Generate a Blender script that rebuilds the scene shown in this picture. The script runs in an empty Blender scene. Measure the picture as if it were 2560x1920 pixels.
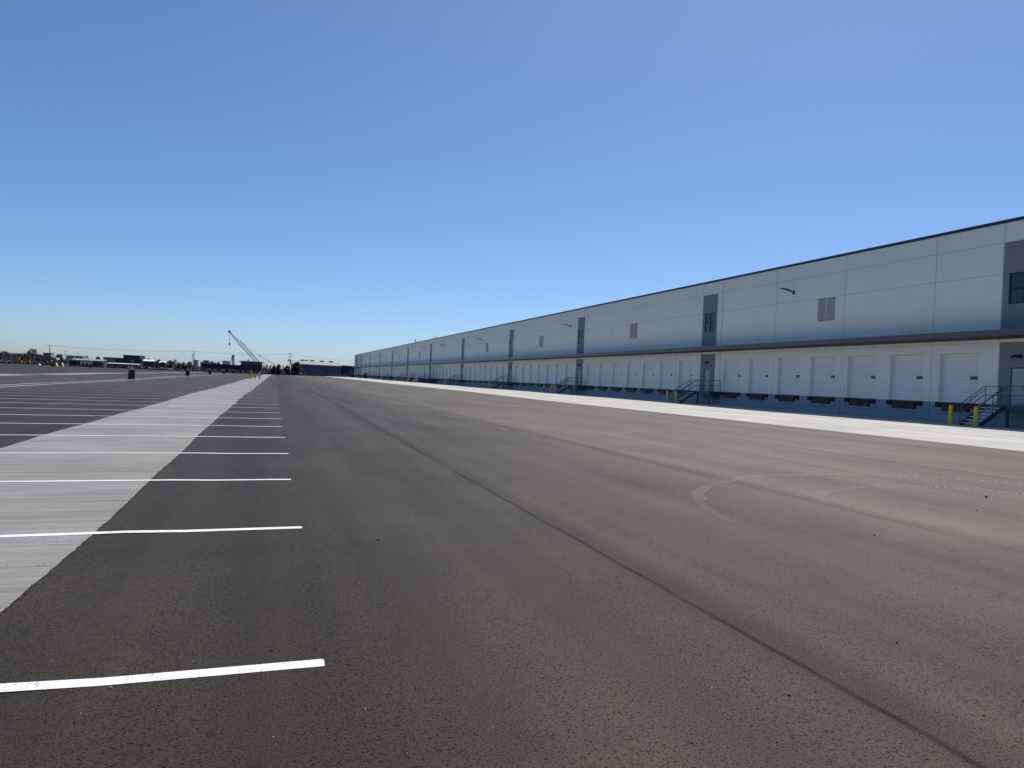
import bpy, bmesh, math, random
import numpy as np
from mathutils import Vector, Matrix
R = math.radians
scene = bpy.context.scene
C = scene.collection

# ------------------------------------------------------------------ camera
FPX = 1775.0; ROLL = math.atan(.047); YAW = R(18.4); PITCH = math.atan(4.3 / FPX)
EYE = Vector((0, 0, 1.67))
fw = Vector((math.sin(YAW) * math.cos(PITCH), math.cos(YAW) * math.cos(PITCH), -math.sin(PITCH)))
r0 = Vector((math.cos(YAW), -math.sin(YAW), 0)); u0 = r0.cross(fw)
er = r0 * math.cos(ROLL) + u0 * math.sin(ROLL)
eu = -r0 * math.sin(ROLL) + u0 * math.cos(ROLL)
cd = bpy.data.cameras.new('camera'); cam = bpy.data.objects.new('camera', cd); C.objects.link(cam)
cam.matrix_world = Matrix(((er.x, eu.x, -fw.x, EYE.x), (er.y, eu.y, -fw.y, EYE.y), (er.z, eu.z, -fw.z, EYE.z), (0, 0, 0, 1)))
cd.sensor_width = 36; cd.lens = 36 * FPX / 2560; cd.clip_start = .05; cd.clip_end = 20000
scene.camera = cam

def at(u, v, Y):
    """photo pixel (2560 wide) at world depth Y -> world point"""
    d = fw * FPX + er * (u - 1280) - eu * (v - 960)
    return EYE + d * (Y / d.y)

# ------------------------------------------------------------------ world + sun
SUN_EL, SUN_AZ = R(58), R(42)          # azimuth measured from +Y towards +X
w = bpy.data.worlds.new('World'); scene.world = w; w.use_nodes = True
nt = w.node_tree; nt.nodes.clear()
sky = nt.nodes.new('ShaderNodeTexSky'); sky.sky_type = 'NISHITA'; sky.sun_disc = False
sky.sun_elevation = SUN_EL; sky.sun_rotation = SUN_AZ
sky.air_density = .78; sky.dust_density = .62; sky.ozone_density = 10.0; sky.altitude = 0
bg = nt.nodes.new('ShaderNodeBackground'); bg.inputs['Strength'].default_value = .107
out = nt.nodes.new('ShaderNodeOutputWorld')
nt.links.new(sky.outputs[0], bg.inputs[0]); nt.links.new(bg.outputs[0], out.inputs[0])
sd = bpy.data.lights.new('sun', 'SUN'); sun = bpy.data.objects.new('sun', sd); C.objects.link(sun)
sd.energy = 4.4; sd.angle = R(.53); sd.color = (1, .955, .88)
sdir = Vector((math.sin(SUN_AZ) * math.cos(SUN_EL), math.cos(SUN_AZ) * math.cos(SUN_EL), math.sin(SUN_EL)))
sun.rotation_euler = sdir.to_track_quat('Z', 'Y').to_euler()
sun.location = sdir * 60
scene.view_settings.view_transform = 'Standard'; scene.view_settings.look = 'None'
scene.view_settings.exposure = .2; scene.view_settings.gamma = 1
scene.cycles.use_denoising = True
scene.cycles.max_bounces = 6

# ------------------------------------------------------------------ materials
class N:
    """tiny node-graph builder"""
    def __init__(s, name):
        s.m = bpy.data.materials.new(name); s.m.use_nodes = True
        s.t = s.m.node_tree; s.t.nodes.clear()
        s.o = s.t.nodes.new('ShaderNodeOutputMaterial')
        s.b = s.t.nodes.new('ShaderNodeBsdfPrincipled')
        s.t.links.new(s.b.outputs[0], s.o.inputs[0])
        s.tc = None
    def n(s, kind, ins=None, **props):
        nd = s.t.nodes.new('ShaderNode' + kind)
        for k, v in props.items(): setattr(nd, k, v)
        for k, v in (ins or {}).items(): s.put(nd, k, v)
        return nd
    def put(s, nd, k, v):
        if isinstance(v, bpy.types.NodeSocket): s.t.links.new(v, nd.inputs[k])
        else: nd.inputs[k].default_value = v
    def pos(s):
        if not s.tc: s.tc = s.n('TexCoord')
        return s.tc.outputs['Object']
    def scaled(s, sc):
        return s.n('Mapping', {'Vector': s.pos(), 'Scale': sc}).outputs[0]
    def noise(s, scale, detail=3, rough=.55, vec=None, dist=0):
        return s.n('TexNoise', {'Vector': vec or s.pos(), 'Scale': scale, 'Detail': detail, 'Roughness': rough, 'Distortion': dist}).outputs[0]
    def ramp(s, fac, stops):
        nd = s.n('ValToRGB', {'Fac': fac}); e = nd.color_ramp.elements
        while len(e) < len(stops): e.new(.5)
        for el, (p, c) in zip(e, stops):
            el.position = p; el.color = (c, c, c, 1) if not isinstance(c, tuple) else (*c, 1)
        return nd.outputs[0]
    def math(s, op, a, b=0.0, c=0.0, clamp=False):
        nd = s.n('Math', {0: a, 1: b, 2: c}, operation=op, use_clamp=clamp); return nd.outputs[0]
    def mix(s, fac, a, b, blend='MIX'):
        nd = s.n('Mix', data_type='RGBA', blend_type=blend)
        s.put(nd, 0, fac)
        for k, v in ((6, a), (7, b)):
            s.put(nd, k, (*v, 1) if isinstance(v, tuple) else v)
        return nd.outputs[2]
    def sep(s):
        return s.n('SeparateXYZ', {0: s.pos()}).outputs
    def bump(s, h, strength, dist):
        s.put(s.b, 'Normal', s.n('Bump', {'Height': h, 'Strength': strength, 'Distance': dist}).outputs[0])
    def set(s, **k):
        for a, v in k.items():
            key = {'base': 'Base Color', 'rough': 'Roughness', 'metal': 'Metallic', 'spec': 'Specular IOR Level'}[a]
            s.put(s.b, key, (*v, 1) if isinstance(v, tuple) else v)
        return s.m

def simple(name, col, rough=.6, metal=0, spec=.4, var=.12, scale=1.5, bump=0):
    g = N(name)
    n_ = g.noise(scale, 4)
    c = g.mix(g.ramp(n_, [(.3, 0.0), (.7, 1.0)]), tuple(x * (1 - var) for x in col), tuple(min(1, x * (1 + var)) for x in col))
    if bump: g.bump(g.noise(scale * 20, 3), bump, .01)
    return g.set(base=c, rough=rough, metal=metal, spec=spec)

def asphalt_material():
    g = N('asphalt')
    x, y, z = g.sep()[:3]
    fine = g.noise(82, 4, .72)
    mid = g.noise(16, 5, .7)
    # fine grit: dark pits between stones
    pits = g.ramp(fine, [(.36, .05), (.47, .92), (.60, 1.28)])
    grit = g.ramp(mid, [(.32, .6), (.5, 1.0), (.70, 1.28)])
    big = g.ramp(g.noise(.34, 6, .62, dist=.6), [(.36, .74), (.5, 1.0), (.64, 1.26)])
    long = g.ramp(g.noise(1.0, 4, .55, vec=g.scaled((1.0, .055, 1)), dist=.3), [(.36, .78), (.5, 1.0), (.66, 1.24)])
    hue = g.ramp(g.noise(.5, 3), [(.35, (.0405, .0328, .0222)), (.55, (.0420, .0328, .0222)), (.7, (.0460, .0328, .0226))])
    # paver lanes: fresh parking strip darker; grazing sheen painted into the outer drive lane
    lane_sheen = g.ramp(g.n('MapRange', {0: x, 1: -20., 2: 24.}).outputs[0],
                  [(0.0, .66), (.40, .60), (.452, .56), (.47, .64), (.5235, .79), (.528, .78), (.60, .90), (.64, 1.38), (.77, 1.40), (.785, 1.38), (1.0, 1.42)])
    wob = g.math('MULTIPLY', g.math('SUBTRACT', g.noise(.8, 3, vec=g.scaled((0, 1, 0))), .5), .10)
    xw = g.math('ADD', x, wob)
    joint = None
    for jx, amt in ((3.10, .66), (7.75, .45), (12.4, .16), (14.3, .4), (-9.6, .3), (-13.8, .2)):
        d = g.math('ABSOLUTE', g.math('SUBTRACT', xw, jx))
        core = g.math('MULTIPLY', g.n('MapRange', {0: d, 1: .0, 2: .062, 3: 1., 4: 0.}, interpolation_type='SMOOTHSTEP').outputs[0], amt)
        dh = g.math('ABSOLUTE', g.math('SUBTRACT', xw, jx + .10))
        halo = g.math('MULTIPLY', g.n('MapRange', {0: dh, 1: .0, 2: .32, 3: 1., 4: 0.}, interpolation_type='SMOOTHSTEP').outputs[0], amt * .38)
        j = g.math('MAXIMUM', core, halo)
        joint = j if joint is None else g.math('MAXIMUM', joint, j)
    jbreak = g.ramp(g.noise(1.1, 4), [(.3, .55), (.6, 1.0)])
    jm = g.math('SUBTRACT', 1.0, g.math('MULTIPLY', joint, jbreak))
    v = g.math('MULTIPLY', g.math('MULTIPLY', pits, grit), g.math('MULTIPLY', big, long))
    v = g.math('MULTIPLY', v, g.math('MULTIPLY', lane_sheen, jm))
    col = g.mix(1.0, hue, g.n('CombineColor', {0: v, 1: v, 2: v}).outputs[0], 'MULTIPLY')
    # rusty mineral stains
    st = g.ramp(g.noise(.9, 4, .6, dist=.4), [(.54, 0.0), (.80, .8)])
    col = g.mix(st, col, g.mix(1.0, col, (1.25, .98, .84), 'MULTIPLY'))
    # pale chips of aggregate
    vo = g.n('TexVoronoi', {'Vector': g.pos(), 'Scale': 16.}, feature='F1')
    rnd = g.n('SeparateColor', {0: vo.outputs['Color']}).outputs[0]
    chip = g.math('MULTIPLY', g.math('LESS_THAN', vo.outputs['Distance'], .055), g.math('GREATER_THAN', rnd, .955))
    col = g.mix(chip, col, (.42, .39, .35))
    g.bump(g.math('ADD', g.math('MULTIPLY', fine, .6), mid), .55, .008)
    sp = g.math('MULTIPLY', g.ramp(fine, [(.38, .08), (.47, 1.0)]), g.math('MULTIPLY', jm, g.math('MULTIPLY', g.math('POWER', long, .6), g.math('MULTIPLY', g.math('POWER', lane_sheen, .85), .36))))
    g.set(base=col, rough=g.ramp(mid, [(.3, .58), (.7, .72)]), spec=sp)
    g.b.inputs['Specular Tint'].default_value = (1, .87, .68, 1)
    return g.m

def concrete_material(name, base, streak_axis='x', dirt=.2):
    g = N(name)
    x, y, z = g.sep()[:3]
    sc = (.14, 34, 1) if streak_axis == 'x' else (26, .16, 1)
    sc2 = (.35, 5, 1) if streak_axis == 'x' else (1.3, .10, 1)
    sc3 = (.5, 90, 1) if streak_axis == 'x' else (90, .5, 1)
    k = 1.0 if streak_axis == 'x' else .22
    s1 = g.ramp(g.noise(1, 3, .6, vec=g.scaled(sc)), [(.34, 1 - .34 * k), (.48, 1.0), (.70, 1 + .14 * k)])
    s2 = g.ramp(g.noise(1, 4, .6, vec=g.scaled(sc2)), [(.33, .82), (.67, 1.12)])
    s3 = g.ramp(g.noise(1, 2, .6, vec=g.scaled(sc3)), [(.36, 1 - .34 * k), (.46, 1.0), (.7, 1 + .06 * k)])
    big = g.ramp(g.noise(.35, 4), [(.35, .88), (.65, 1.1)])
    v = g.math('MULTIPLY', g.math('MULTIPLY', s1, s2), g.math('MULTIPLY', s3, big))
    col = g.mix(1.0, base, g.n('CombineColor', {0: v, 1: v, 2: v}).outputs[0], 'MULTIPLY')
    spot = g.ramp(g.noise(9, 3), [(.70, 0.0), (.76, dirt)])
    col = g.mix(spot, col, (.10, .095, .085))
    # sawn control joints
    if streak_axis == 'x':
        fy = g.math('PINGPONG', g.math('ADD', y, .9), 2.29)
        jl = g.math('LESS_THAN', fy, .012)
    else:
        fy = g.math('PINGPONG', y, 2.29); fx = g.math('PINGPONG', g.math('SUBTRACT', x, 22.3), 2.22)
        jl = g.math('MAXIMUM', g.math('LESS_THAN', fy, .02), g.math('LESS_THAN', fx, .02))
    col = g.mix(g.math('MULTIPLY', jl, .55), col, (.12, .115, .11))
    g.bump(g.math('ADD', g.noise(1, 3, vec=g.scaled(sc)), g.noise(1, 2, vec=g.scaled(sc3))), .35, .006)
    return g.set(base=col, rough=.82, spec=.3)

def paint_material():
    g = N('white_road_paint')
    wear = g.math('MULTIPLY', g.ramp(g.noise(70, 3, .6), [(.36, 1.0), (.42, 0.0)]), g.ramp(g.noise(3.0, 3), [(.38, .1), (.6, .95)]))
    dirt = g.ramp(g.noise(4, 4), [(.35, .86), (.65, 1.0)])
    c = g.mix(1.0, (.76, .77, .77), g.n('CombineColor', {0: dirt, 1: dirt, 2: dirt}).outputs[0], 'MULTIPLY')
    c = g.mix(wear, c, (.10, .095, .09))
    g.bump(g.noise(70, 3), .25, .006)
    return g.set(base=c, rough=.6, spec=.4)

def wall_paint(name, col, var=.016):
    g = N(name)
    a = g.ramp(g.noise(.45, 4), [(.3, 1 - var), (.7, 1 + var)])
    b = g.ramp(g.noise(1, 4, vec=g.scaled((1, 2.2, .14))), [(.3, 1 - var), (.7, 1 + var * .6)])
    v = g.math('MULTIPLY', a, b)
    c = g.mix(1.0, col, g.n('CombineColor', {0: v, 1: v, 2: v}).outputs[0], 'MULTIPLY')
    g.bump(g.noise(25, 3), .12, .01)
    return g.set(base=c, rough=.75, spec=.3)

M = {}
M['asphalt'] = asphalt_material()
M['pad'] = concrete_material('broomed_concrete_pad', (.234, .230, .211), 'x', .5)
M['apron'] = concrete_material('dock_apron_concrete', (.445, .430, .388), 'y', .15)
M['paint'] = paint_material()
M['white'] = wall_paint('white_wall_paint', (.77, .78, .71))
M['blue'] = wall_paint('slate_blue_wall_paint', (.235, .295, .375))
M['grey'] = wall_paint('grey_pier_paint', (.20, .222, .245))
M['caulk'] = simple('joint_sealant', (.47, .48, .48), .8)
M['caulk_low'] = simple('base_joint_sealant', (.07, .09, .12), .8)
M['coping'] = simple('dark_metal_coping', (.022, .026, .036), .45, 0, .5)
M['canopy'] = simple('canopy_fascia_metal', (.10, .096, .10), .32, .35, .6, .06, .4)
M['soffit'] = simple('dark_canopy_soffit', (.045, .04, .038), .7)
M['door'] = simple('white_sectional_door', (.74, .755, .74), .5, 0, .4, .03)
M['groove'] = simple('door_section_groove', (.52, .535, .54), .6)  # darker tone paints the grooves' shade onto raised strips
M['mandoor'] = simple('pale_grey_steel_door', (.36, .385, .42), .5, 0, .4, .03)
M['rubber'] = simple('black_rubber', (.016, .016, .017), .8)
M['plate'] = simple('brown_black_steel_plate', (.035, .029, .026), .6, .2)
M['black'] = simple('black_metal', (.012, .013, .016), .45, .1, .5)
M['stairsteel'] = simple('blue_grey_painted_steel', (.075, .095, .125), .45, .25, .5)
M['tread'] = simple('galvanised_tread', (.58, .59, .60), .5, .3, .5)
M['slate'] = simple('dark_stair_stringer', (.05, .065, .09), .5, .1, .5)
M['yellow'] = simple('yellow_bollard_paint', (.62, .44, .025), .5, 0, .4, .15, 5)
M['orange'] = simple('amber_bollard_paint', (.62, .33, .03), .5, 0, .4, .15, 5)
M['louver'] = simple('tan_grey_louver', (.64, .585, .49), .55, 0, .4, .05)
M['darkgap'] = simple('dark_recess', (.03, .03, .035), .9)
M['roof'] = simple('pale_roof_membrane', (.55, .55, .54), .8)
M['wood'] = simple('weathered_pole_wood', (.055, .048, .042), .85, 0, .3, .25, 3)
M['wire'] = simple('grey_power_cable', (.10, .11, .12), .6)
M['footing'] = simple('dark_coated_concrete_footing', (.028, .030, .034), .8, 0, .3, .2, 3)  # concrete in one even, near-black tone
M['pvc'] = simple('grey_white_conduit', (.55, .56, .58), .5)
M['cranesteel'] = simple('grey_blue_crane_steel', (.13, .155, .18), .5, .3)
M['bluesteel'] = simple('blue_corrugated_cladding', (.024, .080, .155), .5, .1, .5, .14, .25)
M['palecladding'] = simple('pale_metal_roofing', (.30, .285, .255), .55, .1)
M['navy'] = simple('dark_navy_cladding', (.011, .018, .045), .6, 0, .25)
M['slategrey'] = simple('slate_grey_cladding', (.026, .032, .048), .6)
M['greybuild'] = simple('hazy_grey_masonry', (.25, .25, .255), .8)
M['tanbuild'] = simple('tan_masonry', (.24, .215, .185), .8)
M['whitebuild'] = simple('white_cladding', (.66, .67, .68), .6)
M['machine'] = simple('dull_yellow_machine_paint', (.27, .15, .04), .55, 0, .4, .25, 3)
M['paleyellow'] = simple('pale_yellow_tarpaulin', (.62, .56, .32), .6)
M['rust'] = simple('rusty_brown_steel', (.11, .06, .035), .8, 0, .3, .3, 2)
M['tank'] = simple('pale_blue_tank_paint', (.25, .36, .42), .5)
M['stone_dark'] = simple('dark_stone', (.03, .028, .026), .8, 0, .3, .3, 30)
M['stone_pale'] = simple('pale_grey_stone', (.34, .32, .29), .8, 0, .3, .3, 30)
M['dirt'] = simple('dark_bare_ground', (.085, .075, .06), .95, 0, .2, .3, .05)
M['bark'] = simple('grey_brown_bark', (.10, .085, .072), .9, 0, .2, .25, 2)
M['leaf'] = simple('dark_evergreen_leaves', (.019, .025, .013), .6, 0, .3, .45, .6)
M['leaf2'] = simple('olive_leaves', (.034, .037, .018), .6, 0, .3, .4, .6)
M['twig'] = simple('grey_brown_twigs', (.075, .066, .058), .9, 0, .2, .3, .5)
M['frond'] = simple('palm_frond_green', (.026, .032, .016), .5, 0, .4, .4, .8)
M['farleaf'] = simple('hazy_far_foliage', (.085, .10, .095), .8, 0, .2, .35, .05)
M['scuff'] = simple('pale_rubbed_asphalt', (.19, .172, .148), .75, 0, .3, .3, 8)
M['cupwhite'] = simple('white_litter', (.8, .8, .8), .5)
def glass_material():
    g = N('dark_reflective_glass')
    return g.set(base=(.008, .022, .055), rough=.04, spec=.6)
M['glass'] = glass_material()
M['farglass'] = simple('dull_far_window_glass', (.10, .14, .18), .2, 0, .8)

# ------------------------------------------------------------------ mesh helpers
class MB:
    def __init__(s): s.v = []; s.f = []; s.mi = []
    def quad(s, a, b, c, d, m=0):
        i = len(s.v); s.v += [tuple(a), tuple(b), tuple(c), tuple(d)]; s.f.append((i, i + 1, i + 2, i + 3)); s.mi.append(m)
    def poly(s, pts, m=0):
        i = len(s.v); s.v += [tuple(p) for p in pts]; s.f.append(tuple(range(i, i + len(pts)))); s.mi.append(m)
    def box(s, x0, x1, y0, y1, z0, z1, m=0):
        i = len(s.v)
        s.v += [(x0, y0, z0), (x1, y0, z0), (x1, y1, z0), (x0, y1, z0), (x0, y0, z1), (x1, y0, z1), (x1, y1, z1), (x0, y1, z1)]
        for f in ((0, 3, 2, 1), (4, 5, 6, 7), (0, 1, 5, 4), (1, 2, 6, 5), (2, 3, 7, 6), (3, 0, 4, 7)):
            s.f.append(tuple(i + k for k in f)); s.mi.append(m)
        return s
    def bar(s, a, b, ra, rb=None, n=6, m=0, cap=True):
        a, b = Vector(a), Vector(b); rb = ra if rb is None else rb
        d = (b - a)
        if d.length < 1e-6: return s
        d.normalize(); p = d.orthogonal().normalized(); q = d.cross(p)
        i = len(s.v)
        for c_, r_ in ((a, ra), (b, rb)):
            for k in range(n):
                t = 2 * math.pi * (k + .5) / n
                s.v.append(tuple(c_ + (p * math.cos(t) + q * math.sin(t)) * r_))
        for k in range(n):
            s.f.append((i + k, i + (k + 1) % n, i + n + (k + 1) % n, i + n + k)); s.mi.append(m)
        if cap:
            s.f.append(tuple(i + k for k in reversed(range(n)))); s.mi.append(m)
            s.f.append(tuple(i + n + k for k in range(n))); s.mi.append(m)
        return s
    def path(s, pts, r, n=6, m=0):
        for a, b in zip(pts, pts[1:]): s.bar(a, b, r, r, n, m)
        return s
    def lathe(s, prof, n=12, c=(0, 0), m=0):
        i = len(s.v)
        for r, z in prof:
            for k in range(n):
                t = 2 * math.pi * k / n; s.v.append((c[0] + r * math.cos(t), c[1] + r * math.sin(t), z))
        for j in range(len(prof) - 1):
            for k in range(n):
                s.f.append((i + j * n + k, i + j * n + (k + 1) % n, i + (j + 1) * n + (k + 1) % n, i + (j + 1) * n + k)); s.mi.append(m)
        return s
    def build(s, name, mats, parent=None, smooth=False):
        me = bpy.data.meshes.new(name); me.from_pydata(s.v, [], s.f)
        for m_ in (mats if isinstance(mats, (list, tuple)) else [mats]): me.materials.append(m_)
        if any(s.mi): me.polygons.foreach_set('material_index', s.mi)
        if smooth: me.polygons.foreach_set('use_smooth', [True] * len(me.polygons))
        me.update()
        o = bpy.data.objects.new(name, me); C.objects.link(o)
        if parent: o.parent = parent
        return o

def tag(o, label=None, cat=None, group=None, kind=None):
    if label: o['label'] = label
    if cat: o['category'] = cat
    if group: o['group'] = group
    if kind: o['kind'] = kind
    return o
def empty(name, loc, rz=0, **t):
    o = bpy.data.objects.new(name, None); C.objects.link(o)
    o.location = loc; o.rotation_euler = (0, 0, rz); o.empty_display_size = .3
    return tag(o, **t)
def copy_tree(o, parent=None):
    c = o.copy(); C.objects.link(c)
    if parent: c.parent = parent
    for ch in list(o.children): copy_tree(ch, c)
    return c

# ------------------------------------------------------------------ ground
LOT_END = 362.0
def sstep(a, b, t):
    t = min(1, max(0, (t - a) / (b - a))); return t * t * (3 - 2 * t)
def gz(x, y):
    z = .0115 * x if x > -17 else -.1955 + .003 * (x + 17)
    w_ = sstep(18, 60, y)
    z += w_ * (.022 * math.sin(y / 6.1 + .4) * math.sin(x / 9.0 + .6) + .026 * math.sin(y / 15.7 + x / 14))
    return z * 1.0
YS = sorted(set([-40, -20, -10, -6, -3] + [i * 1.0 for i in range(-1, 60)] + [60 + 2.0 * i for i in range(0, 152)]))
YS = [y for y in YS if y <= LOT_END]
def sheet(name, xs, mat, dz=0.0, ys=None, kind='structure', smooth=True):
    b = MB(); ys = ys or YS; nx = len(xs)
    for y in ys:
        for x in xs: b.v.append((x, y, gz(x, y) + dz))
    for j in range(len(ys) - 1):
        for i in range(nx - 1):
            k = j * nx + i; b.f.append((k, k + 1, k + nx + 1, k + nx)); b.mi.append(0)
    return tag(b.build(name, mat, smooth=smooth), kind=kind)

XS = [-180, -150, -125, -100, -80, -65, -52, -42, -36] + [-34 + 2 * i for i in range(0, 8)] + [-18, -17, -15, -13, -11, -9, -7, -5, -3.35, -1.7, 0, 2, 4, 6, 8, 10, 12, 14, 16, 18, 20, 22.3, 24.5, 27, 30, 33, 36, 38, 40, 41]
sheet('parking_yard', XS, M['asphalt'])
gnd = MB(); gnd.quad((-6000, -400, -.95), (6000, -400, -.95), (6000, 9000, -.95), (-6000, 9000, -.95))
tag(gnd.build('ground', M['dirt']), kind='structure')

# concrete landing-gear pad with an uneven asphalt edge
rng = random.Random(4)
def pad_strip(name, xa, xb, rough_until=60, ya=-6.0, yz=LOT_END - 2):
    b = MB()
    ys = []
    y = ya
    while y < yz:
        ys.append(y); y += .035 if y < 14 else (.07 if y < 30 else (.25 if y < rough_until else 1.0))
    jl = jr = 0; rows = []
    for y in ys:
        jr = jr * .8 + rng.uniform(-.0035, .0035); jl = jl * .8 + rng.uniform(-.004, .004)
        drift = .05 * math.sin(y * .21) + .025 * math.sin(y * .83 + 1)
        grow = 1 + sstep(40, 200, y) * 3
        rows.append((y, xa - .12 * sstep(10, 60, y) * 2 + drift * grow + jl, xb - sstep(6, 45, y) * .22 + drift * .6 * grow + jr))
    for y, a, c in rows:
        for k in range(4):
            x = a + (c - a) * k / 3; b.v.append((x, y, gz(x, y) + .005))
    for j in range(len(rows) - 1):
        for k in range(3):
            i = j * 4 + k; b.f.append((i, i + 1, i + 5, i + 4)); b.mi.append(0)
    return tag(b.build(name, M['pad'], smooth=True), kind='structure'), rows
pad, pad_rows = pad_strip('concrete_pad', -4.95, -1.68)
for ya, yb_ in ((20, 106), (112, 161), (168, 212), (222, 262), (275, 330)): pad_strip('concrete_pad', -31.6, -28.4, -5, ya, yb_)
sheet('dock_apron', [22.3, 24.5, 27, 30, 33, 36, 38, 40, 41], M['apron'], .005)

# dark broken asphalt lip and crumbs along the pad's edge
b = MB()
for (y, a, c) in pad_rows:
    if 4 < y < 40 and rng.random() < .4:
        s_ = rng.uniform(.005, .011) * (1 if y < 14 else 1.5)
        x = c + rng.uniform(-.004, .016); z = gz(x, y) + .004
        h = rng.uniform(.006, .014)
        pts = [(x + s_ * math.cos(t) * rng.uniform(.6, 1.1), y + 1.6 * s_ * math.sin(t) * rng.uniform(.6, 1.1), z) for t in (0, 1.3, 2.5, 3.8, 5.1)]
        top = (x, y, z + h)
        for i in range(5): b.poly([pts[i], pts[(i + 1) % 5], top])
for k in range(240):
    y = rng.uniform(4, 26); d = abs(rng.gauss(0, .32)) + .01
    x = -1.72 - sstep(6, 45, y) * .22 - d
    if x < -3.6: continue
    s_ = rng.uniform(.003, .0075); z = gz(x, y) + .005
    pts = [(x + s_ * math.cos(t) * rng.uniform(.6, 1.1), y + s_ * math.sin(t) * rng.uniform(.6, 1.1), z) for t in (0, 1.5, 3.1, 4.6)]
    for i in range(4): b.poly([pts[i], pts[(i + 1) % 4], (x, y, z + s_ * 1.1)])
tag(b.build('asphalt_crumbs', M['stone_dark']), kind='stuff', label='dark asphalt crumbs scattered along the ragged edge of the concrete pad', cat='asphalt crumbs')

# painted stall lines
def stripe(x0, x1, y, wdt=.105):
    b = MB(); n = max(2, int((x1 - x0) / .55)); r_ = random.Random(int(y * 100))
    xs = [x0 + (x1 - x0) * i / n for i in range(n + 1)]
    ky = lambda x: .012 * math.sin(x * .9 + y) + (.02 if -1.85 < x < -1.3 else 0)
    lo = [(x, y - wdt / 2 + ky(x) + r_.uniform(-.003, .003)) for x in xs]; hi = [(x, y + wdt / 2 + ky(x) + r_.uniform(-.003, .003)) for x in xs]
    P = lambda p: (p[0], p[1], gz(*p) + (.0085 if y > 24 or -5.4 < p[0] < -1.3 else .0025))
    for i in range(n): b.quad(P(lo[i]), P(lo[i + 1]), P(hi[i + 1]), P(hi[i]))
    # rounded end
    e = x1; b.poly([P(lo[-1]), P((e + .010, lo[-1][1] + .005)), P((e + .012, y + ky(e))), P((e + .010, hi[-1][1] - .005)), P(hi[-1])])
    return tag(b.build('stall_line', M['paint']), kind='structure')
k = 0
while True:
    y = 4.21 + 3.66 * k + (.05 * math.sin(k * 1.7) if k else 0)
    if y > 350: break
    stripe(-16.6 + .05 * math.sin(k), .34 - .0035 * min(y, 60) + .02 * math.sin(k * 2.3), y)
    if y > 20: stripe(-34.4, -17.8, y + .4)
    k += 1
def long_line(x, y0, y1, wdt=.17):
    b = MB(); ys = [y for y in YS if y0 <= y <= y1]
    for a, c in zip(ys, ys[1:]):
        b.quad(*[(px, py, gz(px, py) + .012) for px, py in ((x - wdt / 2, a), (x + wdt / 2, a), (x + wdt / 2, c), (x - wdt / 2, c))])
    return tag(b.build('row_end_line', M['paint']), kind='structure')
long_line(-16.6, 12, 300); long_line(-17.75, 12, 300)

# worn tyre arcs on the drive lane
def arc(pts, n, seed, wd=.22):
    b = MB(); r_ = random.Random(seed)
    P = [Vector(p) for p in pts]; seg = []
    # Catmull-Rom
    Q = []
    for i in range(len(P) - 1):
        p0 = P[max(i - 1, 0)]; p1 = P[i]; p2 = P[i + 1]; p3 = P[min(i + 2, len(P) - 1)]
        for t in np.linspace(0, 1, 60, endpoint=False):
            Q.append(.5 * ((2 * p1) + (p2 - p0) * t + (2 * p0 - 5 * p1 + 4 * p2 - p3) * t * t + (-p0 + 3 * p1 - 3 * p2 + p3) * t ** 3))
    L = [0]
    for a, c in zip(Q, Q[1:]): L.append(L[-1] + (c - a).length)
    for k in range(n):
        d = L[-1] * (k + r_.uniform(-.1, .1)) / n
        i = min(range(len(L)), key=lambda q: abs(L[q] - d)); i = max(1, min(len(Q) - 2, i))
        tg = (Q[i + 1] - Q[i - 1]).normalized(); nm = Vector((-tg.y, tg.x)); dg = (nm + tg * .35).normalized()
        fade = min(1, 4 * k / n, 6 * (n - k) / n) ; ww = wd * (.45 + .55 * fade) * r_.uniform(.8, 1.1); th = r_.uniform(.024, .042) * (.5 + .5 * fade)
        if r_.random() < .04: continue
        c = Q[i] + nm * r_.uniform(-.025, .025)
        cs = [c - dg * ww / 2 - tg * th / 2, c + dg * ww / 2 - tg * th / 2, c + dg * ww / 2 + tg * th / 2, c - dg * ww / 2 + tg * th / 2]
        b.poly([(q.x, q.y, gz(q.x, q.y) + .0012) for q in cs])
    return tag(b.build('tyre_mark', M['scuff']), kind='structure')
arc([(16.5, 8.9), (14.04, 10.05), (12.81, 10.89), (11.66, 11.44), (10.04, 11.5), (8.74, 11.33), (7.57, 10.71), (6.66, 9.96), (6.2, 9.36), (5.82, 8.69), (5.61, 8.1), (5.45, 7.4)], 104, 1, .2)
arc([(13.6, 8.0), (12.5, 8.9), (11.8, 9.6), (10.92, 9.93), (9.7, 9.86), (8.76, 9.5), (8.14, 9.0), (7.8, 8.5)], 58, 2, .18)

# ------------------------------------------------------------------ warehouse
WX = 40.0; WY0, WY1 = -45.0, 391.5; DOCK = 1.70; DTOP = 4.75
PIERS = [(27.95, 30.4), (58.72, 61.15), (89.7, 92.06), (120.56, 122.93), (155.4, 157.8), (190.7, 193.0), (226.3, 228.7), (258.5, 260.9), (291.0, 293.4), (324.0, 326.4), (357.8, 360.2), (381.0, 385.0)]
BAYS = [[34.3 + 3.83 * i for i in range(7)],
        [65.15 + 3.85 * i for i in range(7)],
        [95.88 + 3.82 * i for i in range(7)],
        [126.42 + 3.93 * i for i in range(8)],
        [160.96 + 3.88 * i for i in range(8)],
        [199.93 + 4.0 * i for i in range(7)],
        [231.73 + 4.08 * i for i in range(7)],
        [264.6 + 4.05 * i for i in range(7)],
        [297.0 + 4.05 * i for i in range(7)],
        [330.2 + 4.05 * i for i in range(7)],
        [364.0 + 4.1 * i for i in range(4)],
        [3.6 + 3.83 * i for i in range(7)]]
DW = 2.62
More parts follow.
